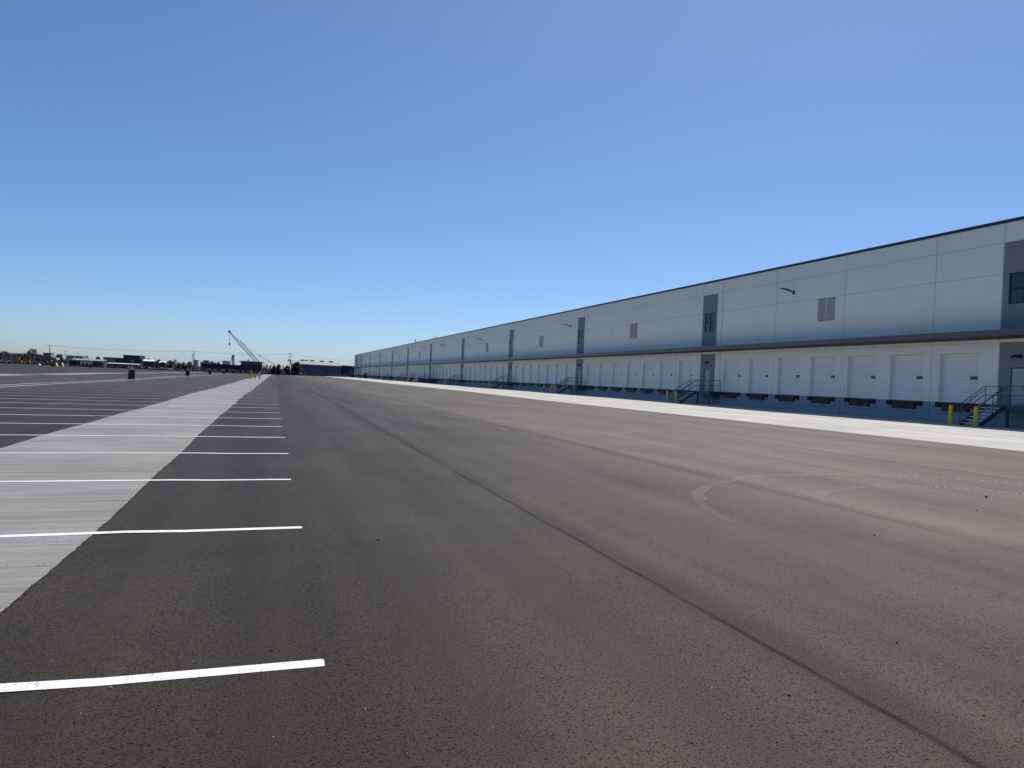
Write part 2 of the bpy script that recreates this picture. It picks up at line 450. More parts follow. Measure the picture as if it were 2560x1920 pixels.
doors = [(yl - DW, yl) for bay in BAYS for yl in bay]       # (near side, far side)
LOUV = [44.4, 75.48, 106.35, 137.2, 207.95, 244.7, 276.5, 309.0, 342.5]
wh = empty('warehouse', (0, 0, 0), label='long white warehouse with grey piers and rows of dock doors along the paved yard', cat='warehouse')
holes = [(a, c, DOCK, DTOP, .32) for a, c in doors]
for (a, c) in PIERS:
    holes.append((c - 2.14, c - .36, 7.52, 9.33, .12))
    holes.append((c - 1.68, c - .70, DOCK, 3.86, .10))
for y in LOUV: holes.append((y - .92, y + .92, 7.53, 9.335, .06))
zb = [-.3, DOCK, 3.86, DTOP, 5.33, 5.9, 7.52, 7.53, 9.33, 9.335, 11.16, 12.3]
yb = sorted(set([WY0, WY1] + [h[0] for h in holes] + [h[1] for h in holes] + [p for q in PIERS for p in q]))
b = MB()
for i in range(len(yb) - 1):
    ya, yc = yb[i], yb[i + 1]; ym = (ya + yc) / 2
    inp = any(p <= ym <= q for p, q in PIERS)
    hs = [h for h in holes if h[0] < ym < h[1]]
    for j in range(len(zb) - 1):
        z0, z1 = zb[j], zb[j + 1]; zm = (z0 + z1) / 2
        if any(h[2] < zm < h[3] for h in hs): continue
        m = 1 if zm < DOCK else (2 if inp and zm < 11.16 and not (5.33 < zm < 5.9) else 0)
        b.quad((WX, yc, z0), (WX, ya, z0), (WX, ya, z1), (WX, yc, z1), m)
for (ya, yc, z0, z1, d) in holes:
    m = 2 if d in (.12, .10) else 0
    x1 = WX + d
    b.quad((WX, ya, z0), (x1, ya, z0), (x1, ya, z1), (WX, ya, z1), m); b.quad((x1, yc, z0), (WX, yc, z0), (WX, yc, z1), (x1, yc, z1), m)
    b.quad((WX, ya, z1), (x1, ya, z1), (x1, yc, z1), (WX, yc, z1), m); b.quad((x1, ya, z0), (WX, ya, z0), (WX, yc, z0), (x1, yc, z0), m)
# joints: sealed vertical panel joints, flat horizontal strips with the reveals' shade painted in
vj = []
for bay in BAYS:
    for n_, yl in enumerate(bay):
        if n_ % 2 == 0: vj.append(yl + .6)
for p, q in PIERS: vj += [p - .02, q + .02, p - .85]
for y in vj:
    hw = .022
    b.quad((WX - .003, y + hw, DOCK), (WX - .003, y - hw, DOCK), (WX - .003, y - hw, 12.3), (WX - .003, y + hw, 12.3), 3)
    b.quad((WX - .003, y + hw, .3), (WX - .003, y - hw, .3), (WX - .003, y - hw, DOCK), (WX - .003, y + hw, DOCK), 4)
ends = [WY0] + [v for p in PIERS for v in p] + [WY1]
for z in (9.345, 11.16, 5.33):
    for a, c in zip(ends[::2], ends[1::2]):
        if z == 9.345:
            cuts = [a] + [v for y in LOUV if a < y < c for v in (y - .95, y + .95)] + [c]
            segs = list(zip(cuts[::2], cuts[1::2]))
        else: segs = [(a, c)]
        for s0, s1 in segs:
            b.quad((WX - .0015, s1, z - .018), (WX - .0015, s0, z - .018), (WX - .0015, s0, z + .018), (WX - .0015, s1, z + .018), 3)
# concrete pit frame outline under each dock
for a, c in doors[:22]:
    for (y0, y1, z0, z1) in ((a - .2, a - .18, .98, 1.4), (c + .18, c + .2, .98, 1.4), (a - .2, c + .2, .96, .98)):
        b.quad((WX - .0022, y1, z0), (WX - .0022, y0, z0), (WX - .0022, y0, z1), (WX - .0022, y1, z1), 4)
# back and end walls
XB = 150.0
b.quad((WX, WY1, -.3), (WX, WY1, 12.3), (XB, WY1, 12.3), (XB, WY1, -.3)); b.quad((WX, WY0, -.3), (XB, WY0, -.3), (XB, WY0, 12.3), (WX, WY0, 12.3))
b.quad((XB, WY0, -.3), (XB, WY1, -.3), (XB, WY1, 12.3), (XB, WY0, 12.3))
b.build('wall', [M['white'], M['blue'], M['grey'], M['caulk'], M['caulk_low']], wh)
MB().box(WX + .3, XB - .02, WY0 + .02, WY1 - .02, 12.0, 12.28).build('roof', M['roof'], wh)
b = MB(); b.box(WX - .04, WX + .3, WY0 - .04, WY1 + .04, 12.302, 12.5)
b.box(WX + .31, XB, WY1 - .25, WY1 + .04, 12.302, 12.5)
b.build('coping', M['coping'], wh)
b = MB()
CX = WX - 1.45
ze, zt, zi, zw = 5.60, 5.93, 5.52, 6.02
b.poly([(CX, WY0, ze), (CX, WY0, zt), (CX, WY1 - .5, zt), (CX, WY1 - .5, ze)])
b.quad((CX, WY0, zt), (WX - .004, WY0, zw), (WX - .004, WY1 - .5, zw), (CX, WY1 - .5, zt))
b.poly([(CX, WY1 - .5, ze), (CX, WY1 - .5, zt), (WX - .004, WY1 - .5, zw), (WX - .004, WY1 - .5, zi)])
b.poly([(WX - .004, WY0, zi), (WX - .004, WY0, zw), (CX, WY0, zt), (CX, WY0, ze)])
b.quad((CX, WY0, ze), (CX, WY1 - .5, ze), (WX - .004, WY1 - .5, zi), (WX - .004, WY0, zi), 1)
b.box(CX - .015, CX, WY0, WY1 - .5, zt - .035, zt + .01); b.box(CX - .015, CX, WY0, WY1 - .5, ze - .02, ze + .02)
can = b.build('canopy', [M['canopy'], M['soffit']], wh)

# dock door with sections, vision pane; leveler pit with bumpers
def door_mesh():
    b = MB(); n = 5; h = (DTOP - DOCK - .02) / n
    for i in range(n):
        z0 = DOCK + .012 + i * h
        b.box(0.02, .06, -DW + .05, -.05, z0 + .012, z0 + h - .012)
        for q in (.33, .66): b.box(.017, .02, -DW + .07, -.07, z0 + h * q, z0 + h * q + .022, 1)
        b.box(.016, .06, -DW + .06, -.06, z0 - .012, z0 + .012, 1)
    b.box(.045, .075, -DW + .01, -.01, DOCK, DTOP)
    b.box(-.03, .03, -DW + .002, -DW + .05, DOCK, DTOP); b.box(-.03, .03, -.05, -.002, DOCK, DTOP)
    return b
dm = door_mesh()
proto_door = dm.build('dock_door', [M['door'], M['groove']], wh)
b = MB()
pr = []
for cx, cy, a0 in ((-.69, 3.30, 90), (-.69, 3.20, 180), (-.17 - .0, 3.20, 270), (-.17, 3.30, 0)):
    pass
yc_, zc_, hw_, hh_, rr = -DW + .40, 3.245, .31, .105, .05
ring = []
for sx, sz, a0 in ((1, 1, 0), (-1, 1, 90), (-1, -1, 180), (1, -1, 270)):
    for t in (0, 30, 60, 90):
        ring.append((yc_ + sx * (hw_ - rr) + rr * math.cos(R(a0 + t)), zc_ + sz * (hh_ - rr) + rr * math.sin(R(a0 + t))))
b.poly([(.002, y, z) for y, z in reversed(ring)])
for (ya, za), (yb_, zb_) in zip(ring, ring[1:] + ring[:1]): b.quad((.002, ya, za), (.002, yb_, zb_), (.03, yb_, zb_), (.03, ya, za))
pane = b.build('vision_pane', M['glass'], proto_door)
b = MB(); b.box(-.10, -.003, -DW - .02, .02, DOCK - .10, DOCK - .012); b.box(-.13, -.003, -DW + .40, -.40, DOCK - .52, DOCK - .10)
b.box(-.15, -.13, -DW + .45, -.45, DOCK - .50, DOCK - .14)
for q in (-.42, -DW / 2, -DW + .42 + .12): b.box(-.17, -.02, q - .12, q, DOCK - .555, DOCK - .52)
lev = b.build('dock_leveler', M['plate'], wh)
bm_ = [MB().box(-.16, -.003, y0, y0 + .34, DOCK - .32, DOCK - .02).build('bumper', M['rubber'], lev) for y0 in (-DW - .07, -.27)]
first = True
for n_, (a, c) in enumerate(doors):
    d = proto_door if first else proto_door.copy(); l = lev if first else lev.copy()
    if not first:
        C.objects.link(d); C.objects.link(l); d.parent = wh; l.parent = wh
        p = pane.copy(); C.objects.link(p); p.parent = d
        for q in bm_:
            e = q.copy(); C.objects.link(e); e.parent = l
    d.location = (WX + .26, c, 0); l.location = (WX, c, 0)
    first = False

# clerestory windows, entry doors, lights over the doors
def window_unit():
    b = MB(); W, Z0, Z1 = 1.78, 7.52, 9.33; t = .075
    b.box(-.02, .05, 0, t, Z0, Z1); b.box(-.02, .05, W - t, W, Z0, Z1)
    b.box(-.02, .05, t, W - t, Z0, Z0 + t); b.box(-.02, .05, t, W - t, Z1 - t, Z1)
    b.box(-.02, .05, W / 2 - .05, W / 2 + .05, Z0 + t, Z1 - t)
    for y0, y1 in ((t, W / 2 - .05), (W / 2 + .05, W - t)): b.box(-.02, .05, y0, y1, (Z0 + Z1) / 2 - .05, (Z0 + Z1) / 2 + .05)
    f = b.build('window', M['black'], wh)
    for y0, y1 in ((t, W / 2 - .05), (W / 2 + .05, W - t)):
        for z0, z1 in ((Z0 + t, (Z0 + Z1) / 2 - .05), ((Z0 + Z1) / 2 + .05, Z1 - t)):
            MB().box(.015, .03, y0, y1, z0, z1).build('pane', M['glass'], f)
    return f
def entry_door():
    b = MB(); b.box(.02, .06, .05, .93, DOCK + .01, 3.80)
    b.box(-.02, .06, 0, .05, DOCK, 3.855, 1); b.box(-.02, .06, .93, .98, DOCK, 3.855, 1); b.box(-.02, .06, .05, .93, 3.80, 3.855, 1)
    d = b.build('entry_door', [M['mandoor'], M['slate']], wh)
    h = MB(); h.box(-.03, .02, .10, .22, 2.68, 2.72); h.box(-.03, .02, .10, .13, 2.60, 2.80); h.build('handle', M['black'], d)
    return d
def wall_pack():
    b = MB()
    b.poly([(-.27, 0, 0), (-.27, .46, 0), (-.2, .46, .02), (-.2, 0, .02)])
    sec = [(0, 0), (-.30, -.02), (-.30, .05), (-.06, .20), (0, .20)]
    b.poly([(x, 0, z) for x, z in sec]); b.poly([(x, .46, z) for x, z in reversed(sec)])
    for (xa, za), (xb_, zb_) in zip(sec, sec[1:] + sec[:1]): b.quad((xa, .0, za), (xa, .46, za), (xb_, .46, zb_), (xb_, .0, zb_))
    return b.build('wall_light', M['black'], wh)
pw, pd_, pk = window_unit(), entry_door(), wall_pack()
for i, (p, q) in enumerate(PIERS):
    ow, od, ok = (pw, pd_, pk) if i == 0 else (copy_tree(pw, wh), copy_tree(pd_, wh), copy_tree(pk, wh))
    ow.location = (WX + .06, q - 2.14, 0); od.location = (WX + .035, q - 1.68, 0); ok.location = (WX - .003, q - 1.33, 4.40)
# louvers
def louver_unit():
    b = MB(); t = .05
    b.box(-.03, .05, -.915, -.915 + t, 7.54, 9.33); b.box(-.03, .05, .915 - t, .915, 7.54, 9.33)
    b.box(-.03, .05, -.915 + t, .915 - t, 7.54, 7.59); b.box(-.03, .05, -.915 + t, .915 - t, 9.28, 9.33); b.box(-.04, .05, -.03, .03, 7.59, 9.28)
    n = 19
    for i in range(n):
        z = 7.60 + i * (1.66 / n)
        for y0, y1 in ((-.915 + t, -.03), (.03, .915 - t)):
            b.quad((-.03, y1, z), (-.03, y0, z), (.045, y0, z + .068), (.045, y1, z + .068)); b.quad((-.03, y1, z - .034), (-.03, y0, z - .034), (-.03, y0, z), (-.03, y1, z))
    f = b.build('louver', M['louver'], wh)
    bk = MB(); bk.quad((.053, .9, 7.55), (.053, -.9, 7.55), (.053, -.9, 9.32), (.053, .9, 9.32)); bk.build('backing', M['darkgap'], f)
    return f
pl = louver_unit()
for i, y in enumerate(LOUV):
    o = pl if i == 0 else copy_tree(pl, wh)
    o.location = (WX + .005, y, 0)
# area lights on arms, high on the wall
def arm_light():
    b = MB(); b.box(-.05, 0, -.09, .09, -.18, .16); b.bar((-.04, 0, 0), (-.42, 0, .10), .05, .045, 8); b.bar((-.36, 0, .10), (-.36, 0, .2), .035, .02, 6)
    head = [(-.40, .05, .16), (-.86, .17, .235), (-1.30, .165, .25), (-1.32, .165, .20), (-.86, .17, .16), (-.40, .05, .06)]
    n = len(head)
    L = [(x, -h, z) for x, h, z in head]; Rr = [(x, h, z) for x, h, z in head]
    b.poly(L); b.poly(list(reversed(Rr)))
    for i in range(n):
        j = (i + 1) % n; b.quad(L[i], Rr[i], Rr[j], L[j])
    return b.build('floodlight', M['black'], wh)
pa = arm_light()
for i, y in enumerate([48.1, 94.6, 140.95, 175.9, 199.5, 247.7, 296.4, 337.7]):
    o = pa if i == 0 else copy_tree(pa, wh); o.location = (WX - .003, y, 10.12)

# metal stairs at every pier door
def stair():
    r = empty('metal_stair', (0, 0, 0))
    G = -DOCK + .44                                       # local z0 = dock level, local origin: (wall, far edge of landing)
    X1 = -1.30; XB_ = -3.05; Y0, Y1, YL = 0.0, -1.22, -3.4
    b = MB(); b.box(X1, -.02, YL, Y0, -.08, 0.0); b.box(X1, X1 + .06, YL, Y0, -.28, -.08); b.box(X1 + .06, -.02, YL, YL + .06, -.28, -.08); b.box(X1 + .06, -.02, Y0 - .06, Y0, -.28, -.08)
    for y in (YL + .12, Y1 - .1): b.box(X1 + .07, X1 + .19, y - .06, y + .06, G, -.08)
    b.box(X1 + .3, -.06, YL + .1, Y1 - .9, -.62, -.28)
    b.build('landing', M['slate'], r)
    for y in (Y0, Y1):
        b = MB(); ya, yb_ = (y - .05, y) if y == Y0 else (y, y + .05)
        sec = [(X1, -.28), (X1, .0), (XB_ + .02, G + .20), (XB_ - .05, G + .06), (XB_ - .05, G), (XB_ + .18, G)]
        b.poly([(x, ya, z) for x, z in sec]); b.poly([(x, yb_, z) for x, z in reversed(sec)])
        for (xa, za), (xb_, zb_) in zip(sec, sec[1:] + sec[:1]): b.quad((xa, ya, za), (xa, yb_, za), (xb_, yb_, zb_), (xb_, ya, zb_))
        b.build('stringer', M['slate'], r)
    for i in range(6):
        z = G + (i + 1) * (-G / 7); x = XB_ + i * .29 + .02
        b = MB(); b.box(x, x + .26, Y1 + .051, Y0 - .051, z - .04, z); b.box(x - .012, x, Y1 + .051, Y0 - .051, z - .06, z)
        b.build('tread', M['tread'], r)
    rr = .022
    def slope_rail(y, h): return [(XB_ - .05, y, G + .20 + h), (X1 - .02, y, .02 + h)]
    # far railing runs up the stair and back to the wall
    b = MB(); y = Y0 - .025
    t = slope_rail(y, .99); m_ = slope_rail(y, .50)
    b.path([(XB_ - .05, y, G + .02), t[0], t[1], (-.06, y, 1.04), (-.06, y, .02)], rr, 8)
    b.path([m_[0], m_[1], (-.06, y, .54)], rr, 8)
    b.path([(XB_ + .72, y, G + .62), (XB_ + .72, y, G + 1.62)], rr, 8); b.path([(X1 + .06, y, .0), (X1 + .06, y, 1.03)], rr, 8)
    h_ = slope_rail(y - .07, .84); b.path([(h_[0][0] - .26, y - .07, h_[0][2] - .30), (h_[0][0] - .26, y - .07, h_[0][2] - .02), (h_[0][0], y - .07, h_[0][2] + .02), h_[1], (X1 + .22, y - .07, .88)], rr * .85, 8)
    b.build('railing', M['stairsteel'], r)
    # near railing turns along the front of the landing
    b = MB(); y = Y1 + .025
    t = slope_rail(y, .99); m_ = slope_rail(y, .50)
    b.path([(XB_ - .05, y, G + .02), t[0], t[1]], rr, 8); b.path([m_[0], m_[1]], rr, 8)
    b.path([(XB_ + .90, y, G + .72), (XB_ + .90, y, G + 1.75)], rr, 8)
    h_ = slope_rail(y + .07, .84); b.path([(h_[0][0] - .26, y + .07, h_[0][2] - .30), (h_[0][0] - .26, y + .07, h_[0][2] - .02), (h_[0][0], y + .07, h_[0][2] + .02), h_[1], (X1 + .22, y + .07, .88)], rr * .85, 8)
    x = X1 + .03
    b.path([t[1], (x, y - .05, 1.04), (x, YL + .03, 1.04), (x, YL + .03, 0)], rr, 8); b.path([m_[1], (x, y - .05, .54), (x, YL + .03, .54)], rr, 8)
    b.path([(x, y - .12, 0), (x, y - .12, 1.04)], rr, 8); b.path([(x, (y + YL) / 2, 0), (x, (y + YL) / 2, 1.04)], rr, 8)
    b.path([(x, YL + .03, 1.04), (-.06, YL + .03, 1.04), (-.06, YL + .03, 0)], rr, 8); b.path([(x, YL + .03, .54), (-.06, YL + .03, .54)], rr, 8)
    b.build('railing', M['stairsteel'], r)
    return r
st0 = stair()
ORD = ['nearest', 'second nearest', 'third nearest', 'fourth nearest', 'fifth nearest', 'sixth nearest', 'seventh nearest', 'eighth nearest', 'ninth nearest', 'tenth nearest', 'eleventh nearest', 'farthest']
NUM = ['first', 'second', 'third', 'fourth', 'fifth', 'sixth', 'seventh', 'eighth', 'ninth', 'tenth', 'eleventh', 'last']
def bollard_mesh(r=.105, h=1.12):
    b = MB(); b.lathe([(r, -.05), (r, h - .05), (r * .93, h - .02), (r * .7, h + .005), (r * .35, h + .02), (.001, h + .024)], 16); return b
bo0 = bollard_mesh().build('bollard', M['yellow'], smooth=True)
used = False
for i, (p, q) in enumerate(PIERS[:11]):
    s = st0 if i == 0 else copy_tree(st0)
    s.location = (WX, q - .19, DOCK)
    tag(s, '%s grey metal stair with railings, at the %s grey pier from the right' % (ORD[i], NUM[i]), 'stair', 'metal stairs at the warehouse doors')
    if i > 8: continue
    for side, off in (('left', -.03), ('right', -1.56)):
        o = bo0 if not used else bo0.copy()
        if used: C.objects.link(o)
        used = True
        y = q + off
        o.location = (36.4, y, gz(36.4, y))
        tag(o, 'yellow bollard, %s one of the pair in front of the %s metal stair' % (side, ORD[i]), 'bollard', 'yellow bollards by the stairs')

# ---- things on the roof and by the far docks
t = empty('satellite_dish', (42.0, 226.0, 12.28), label='black tilted dish panel on a short post above the warehouse roof edge', cat='dish')
MB().bar((0, 0, 0), (0, 0, .45), .05, .05).build('post', M['black'], t)
b = MB(); c0 = Vector((0, 0, 1.05)); ax = Vector((-.25, .30, .55)); ax.normalize(); p_ = Vector((.17, .985, 0)).normalized(); q_ = Vector((-.36, .06, .93)).normalized()
n_ = p_.cross(q_).normalized()
for s_ in (-1, 1):
    b.poly([c0 + p_ * a * .42 + q_ * h * .72 + n_ * .12 * s_ for a, h in (((-1, -1), (1, -1), (1, 1), (-1, 1)) if s_ > 0 else ((-1, 1), (1, 1), (1, -1), (-1, -1)))])
cr = [(-1, -1), (1, -1), (1, 1), (-1, 1)]
for (a, h), (a2, h2) in zip(cr, cr[1:] + cr[:1]):
    b.quad(*[c0 + p_ * x * .42 + q_ * y * .72 + n_ * .12 * s_ for x, y, s_ in ((a, h, -1), (a2, h2, -1), (a2, h2, 1), (a, h, 1))])
b.build('panel', M['black'], t)
tag(MB().bar((41.0, 213.7, 12.28), (41.0, 213.7, 13.8), .035, .02).build('antenna_mast', M['stairsteel']), 'thin antenna mast on the warehouse roof between dish and guard rail', 'antenna')
b = MB()
for y in (189.9, 192.2, 194.4, 196.5): b.bar((41.2, y, 12.28), (41.2, y, 13.32), .045)
for z in (12.85, 13.3): b.bar((41.2, 189.9, z), (41.2, 196.5, z), .028)
tag(b.build('guard_rail', M['tread']), 'grey guard rail at a roof hatch on the warehouse', 'guard rail')

# portable toilet by the far bay
t = empty('portable_toilet', (36.3, 309.5, gz(36.3, 309.5)), label='dark navy portable toilet standing near the far end of the warehouse', cat='portable toilet')
b = MB(); b.box(-.6, .6, -.6, .6, 0, 2.1); b.box(-.64, .64, -.64, .64, -.0, .12); b.build('cabin', M['navy'], t)
b = MB(); b.poly([(-.64, -.64, 2.1), (.64, -.64, 2.1), (.64, .64, 2.1), (-.64, .64, 2.1)]); 
for s1, s2 in (((-.64, -.64), (.64, -.64)), ((.64, -.64), (.64, .64)), ((.64, .64), (-.64, .64)), ((-.64, .64), (-.64, -.64))): b.poly([(*s1, 2.1), (*s2, 2.1), (s2[0] * .6, s2[1] * .6, 2.3), (s1[0] * .6, s1[1] * .6, 2.3)])
b.poly([(-.384, -.384, 2.3), (.384, -.384, 2.3), (.384, .384, 2.3), (-.384, .384, 2.3)]); b.build('roof', M['navy'], t)
d_ = MB().box(-.45, .45, -.625, -.602, .15, 2.0).build('door', M['slategrey'], t); MB().box(-.2, .2, -.64, -.626, 1.6, 1.8).build('vent', M['pvc'], d_)

# yard ramp with black forklift at the sixth bay
t = empty('yard_ramp', (36.6, 186.5, gz(36.6, 186.5)), label='dark concrete yard ramp rising to a platform by the fifth and sixth bays', cat='ramp')
b = MB(); sec = [(-6, 0), (4, 0), (4, 1.22), (0, 1.22), (-6, .04)]
sec = [(-y, z) for y, z in sec]
b.poly([(-1.6, y, z) for y, z in sec]); b.poly([(3.3, y, z) for y, z in reversed(sec)])
for (ya, za), (yb_, zb_) in zip(sec, sec[1:] + sec[:1]): b.quad((-1.6, ya, za), (-1.6, yb_, zb_), (3.3, yb_, zb_), (3.3, ya, za))
b.build('slope', M['slate'], t)
b = MB()
for y in (-3.9, -2, 0): b.bar((-1.55, y, 1.22), (-1.55, y, 2.3), .03)
b.path([(-1.55, 5.8, 1.1), (-1.55, 0, 2.3), (-1.55, -3.9, 2.3)], .03); b.path([(-1.55, 5.8, .6), (-1.55, 0, 1.75), (-1.55, -3.9, 1.75)], .025)
b.build('railing', M['stairsteel'], t)
t = empty('forklift', (36.2, 197.5, gz(36.2, 197.5)), label='black forklift parked beside the dark yard ramp at the far docks', cat='forklift')
b = MB(); b.box(-.6, .6, -.9, 1.2, .35, 1.0); b.box(-.55, .55, .5, 1.25, 1.0, 1.25); b.build('body', M['black'], t)
for sx in (-1, 1):
    for y, r_ in ((-.6, .34), (.85, .28)):
        b = MB(); n = 14
        b.bar((sx * .5, y, r_), (sx * .72, y, r_), r_, r_, n); b.build('wheel', M['rubber'], t)
b = MB()
for sx in (-.5, .5):
    b.bar((sx, -.55, 1.0), (sx, -.4, 2.1), .035); b.bar((sx, 1.0, 1.2), (sx, .75, 2.1), .035)
b.box(-.55, .55, -.45, .8, 2.1, 2.16); b.build('overhead_guard', M['black'], t)
b = MB()
for sx in (-.35, .35): b.box(sx - .06, sx + .06, -1.12, -.98, .1, 2.55)
for z in (.5, 1.4, 2.45): b.box(-.29, .29, -1.1, -1.0, z, z + .1)
b.build('mast', M['black'], t)
for sx in (-.25, .25): MB().box(sx - .06, sx + .06, -2.15, -1.13, .08, .13).build('fork', M['plate'], t)
bf = bollard_mesh(.3, 1.25).build('bollard', M['yellow'], smooth=True); bf.location = (36.4, 204.6, gz(36.4, 204.6))
tag(bf, 'thick pale yellow bollard left of the black forklift', 'bollard', 'yellow bollards by the stairs')

# ---- amber bollards and hydrant post on the concrete pad, far ahead
for x, lab in ((-4.75, 'amber yellow bollard on the concrete pad, left of the short post'), (-3.15, 'amber yellow bollard on the concrete pad, right of the short post')):
    o = bollard_mesh(.16, 1.45).build('bollard', M['orange'], smooth=True); o.location = (x, 152.5, gz(x, 152.5)); tag(o, lab, 'bollard', 'amber bollards on the pad')
t = empty('hydrant', (-3.95, 152.3, gz(-3.95, 152.3)), label='short dull yellow hydrant between the two amber bollards', cat='hydrant')
b = MB(); b.lathe([(.2, 0), (.2, .06), (.12, .1), (.12, .62), (.17, .66), (.17, .72), (.12, .8), (.04, .88), (.001, .9)], 12); b.build('barrel', M['orange'], t, smooth=True)
for s_ in (-1, 1): MB().bar((0, 0, .5), (s_ * .22, 0, .5), .07, .07, 10).build('nozzle', M['rust'], t)

# ---- light pole footings between the two stall rows
POLES = [(-17.4, 101.0), (-17.6, 163.0), (-17.7, 217.0), (-17.8, 274.0), (-17.8, 332.0), (-69.5, 268.0), (-69.5, 318.0), (-98.0, 322.0)]
FLAB = ['dark light pole footing with pale conduits sticking out of its top, the largest and nearest', 'dark footing block left of the low navy building, second along the line of footings', 'dark footing block in front of the low navy building, third along the line',
        'small footing block in front of the low navy building, fourth along the line', 'small far footing block below the lookout building, fifth along the line', 'small dark footing block beside the slanted yellow tarpaulins', 'tiny dark footing block beside the yellow steel frame', 'tiny dark footing block at the far left by the brown shed']
f0 = empty('light_pole_footing', (0, 0, 0))
b = MB(); b.lathe([(.40, -.2), (.40, 1.18), (.375, 1.21), (.001, 1.21)], 20); b.build('footing', M['footing'], f0)
for i in range(5):
    a = i * 1.26; x, y = .2 * math.cos(a), .2 * math.sin(a); lean = (random.Random(i).uniform(-.14, .14), random.Random(i + 9).uniform(-.14, .14))
    b = MB(); h = .3 + .12 * (i % 3); b.bar((x, y, 1.2), (x + lean[0], y + lean[1], 1.2 + h), .035, .035, 8); b.build('conduit', M['pvc'], f0)
for i, (x, y) in enumerate(POLES):
    o = f0 if i == 0 else copy_tree(f0); o.location = (x, y, gz(x, y)); o.rotation_euler = (0, 0, i * .7)
    tag(o, FLAB[i], 'pole footing', 'light pole footings in the yard')

# ---- stones and litter
def stone(x, y, s, mat, lab, seed):
    r_ = random.Random(seed); bm = bmesh.new(); bmesh.ops.create_icosphere(bm, subdivisions=2, radius=1); s *= .68
    for v in bm.verts: v.co *= r_.uniform(.78, 1.15); v.co.x *= s; v.co.y *= s * r_.uniform(.75, .8); v.co.z *= s * .72
    me = bpy.data.meshes.new('stone'); bm.to_mesh(me); bm.free(); me.materials.append(mat)
    o = bpy.data.objects.new('stone', me); C.objects.link(o); o.location = (x, y, gz(x, y) + s * .45); o.rotation_euler = (0, 0, r_.uniform(0, 6))
    return tag(o, lab, 'stone', 'loose stones on the asphalt')
stone(-.74, 4.11, .014, M['stone_pale'], 'pale grey stone just below the nearest white line', 1)
stone(.05, 4.44, .013, M['stone_dark'], 'dark stone just above the right end of the nearest white line', 2)
stone(-.42, 3.74, .011, M['stone_dark'], 'small dark stone below the middle of the nearest white line', 3)
stone(2.73, 3.17, .012, M['stone_dark'], 'black stone left of the nearest dark paving seam, low in view', 4)
stone(4.02, 3.67, .014, M['stone_dark'], 'black stone right of the nearest dark paving seam', 5)
stone(3.59, 2.72, .010, M['stone_dark'], 'small dark stone right of the seam near the lower right corner', 6)
stone(1.92, 2.86, .010, M['stone_dark'], 'small dark stone near the bottom edge, left of the seam', 7)
stone(11.25, 8.66, .040, M['stone_dark'], 'large black lump right of the pale tyre arcs', 8)
stone(9.79, 7.67, .022, M['stone_dark'], 'black stone just below the large black lump', 9)
stone(6.72, 6.52, .018, M['stone_dark'], 'dark stone below the outer tyre arc', 10)
stone(1.05, 7.2, .022, M['stone_dark'], 'dark stone right of the second white line end', 11)
stone(20.9, 198, .14, M['stone_pale'], 'grey clod at the far edge of the dock apron', 12)
t = MB(); t.lathe([(.001, 0), (.09, 0), (.13, .2), (.125, .2), (.1, .1), (.001, .02)], 12)
o = t.build('paper_cup', M['cupwhite']); o.location = (-.86 + .0, 150.2, gz(-.86, 150.2)); tag(o, 'white paper cup lying on the far asphalt right of the amber bollards', 'cup')

# ------------------------------------------------------------------ background
GB = -.95
def span(u0_, u1_, vt, Y):
    """x range and top height of something seen between two photo columns at depth Y"""
    vm = vt
    a, c = at(u0_, vm, Y), at(u1_, vm, Y); return a.x, c.x, (a.z + c.z) / 2
def topz(u, v, Y): return at(u, v, Y).z
def px(Y): return Y / 1684.0      # metres per photo pixel, roughly, at depth Y

def wall_windows(t, y, wins, mat=None):
    for (x0, x1, z0, z1) in wins: MB().box(x0, x1, y - .06, y - .003, z0, z1).build('window', mat or M['farglass'], t)

def block(name, u0_, u1_, vt, Y, depth, mat, label, cat, roofmat=None, parts=None, parapet=.0):
    x0, x1, z = span(u0_, u1_, vt, Y)
    t = empty(name, ((x0 + x1) / 2, Y, GB), label=label, cat=cat)
    cx = (x0 + x1) / 2; w_ = (x1 - x0) / 2; h = z - GB
    b = MB(); b.box(-w_, w_, 0, depth, 0, h - .3); b.build('wall', mat, t)
    MB().box(-w_ - .15, w_ + .15, -.15, depth + .15, h - .3, h).build('roof', roofmat or mat, t)
    if parts: parts(t, w_, h)
    return t

def windows_grid(cols, rows, z0f, z1f, wf=.5, mat='farglass'):
    def f(t, w_, h):
        for r_ in range(rows):
            za = h * (z0f + (z1f - z0f) * r_ / rows); zb_ = za + h * (z1f - z0f) / rows * .6
            for c_ in range(cols):
                xc = -w_ + 2 * w_ * (c_ + .5) / cols; hw = w_ / cols * wf
                MB().box(xc - hw, xc + hw, -.08, -.003, za, zb_).build('window', M[mat], t)
    return f

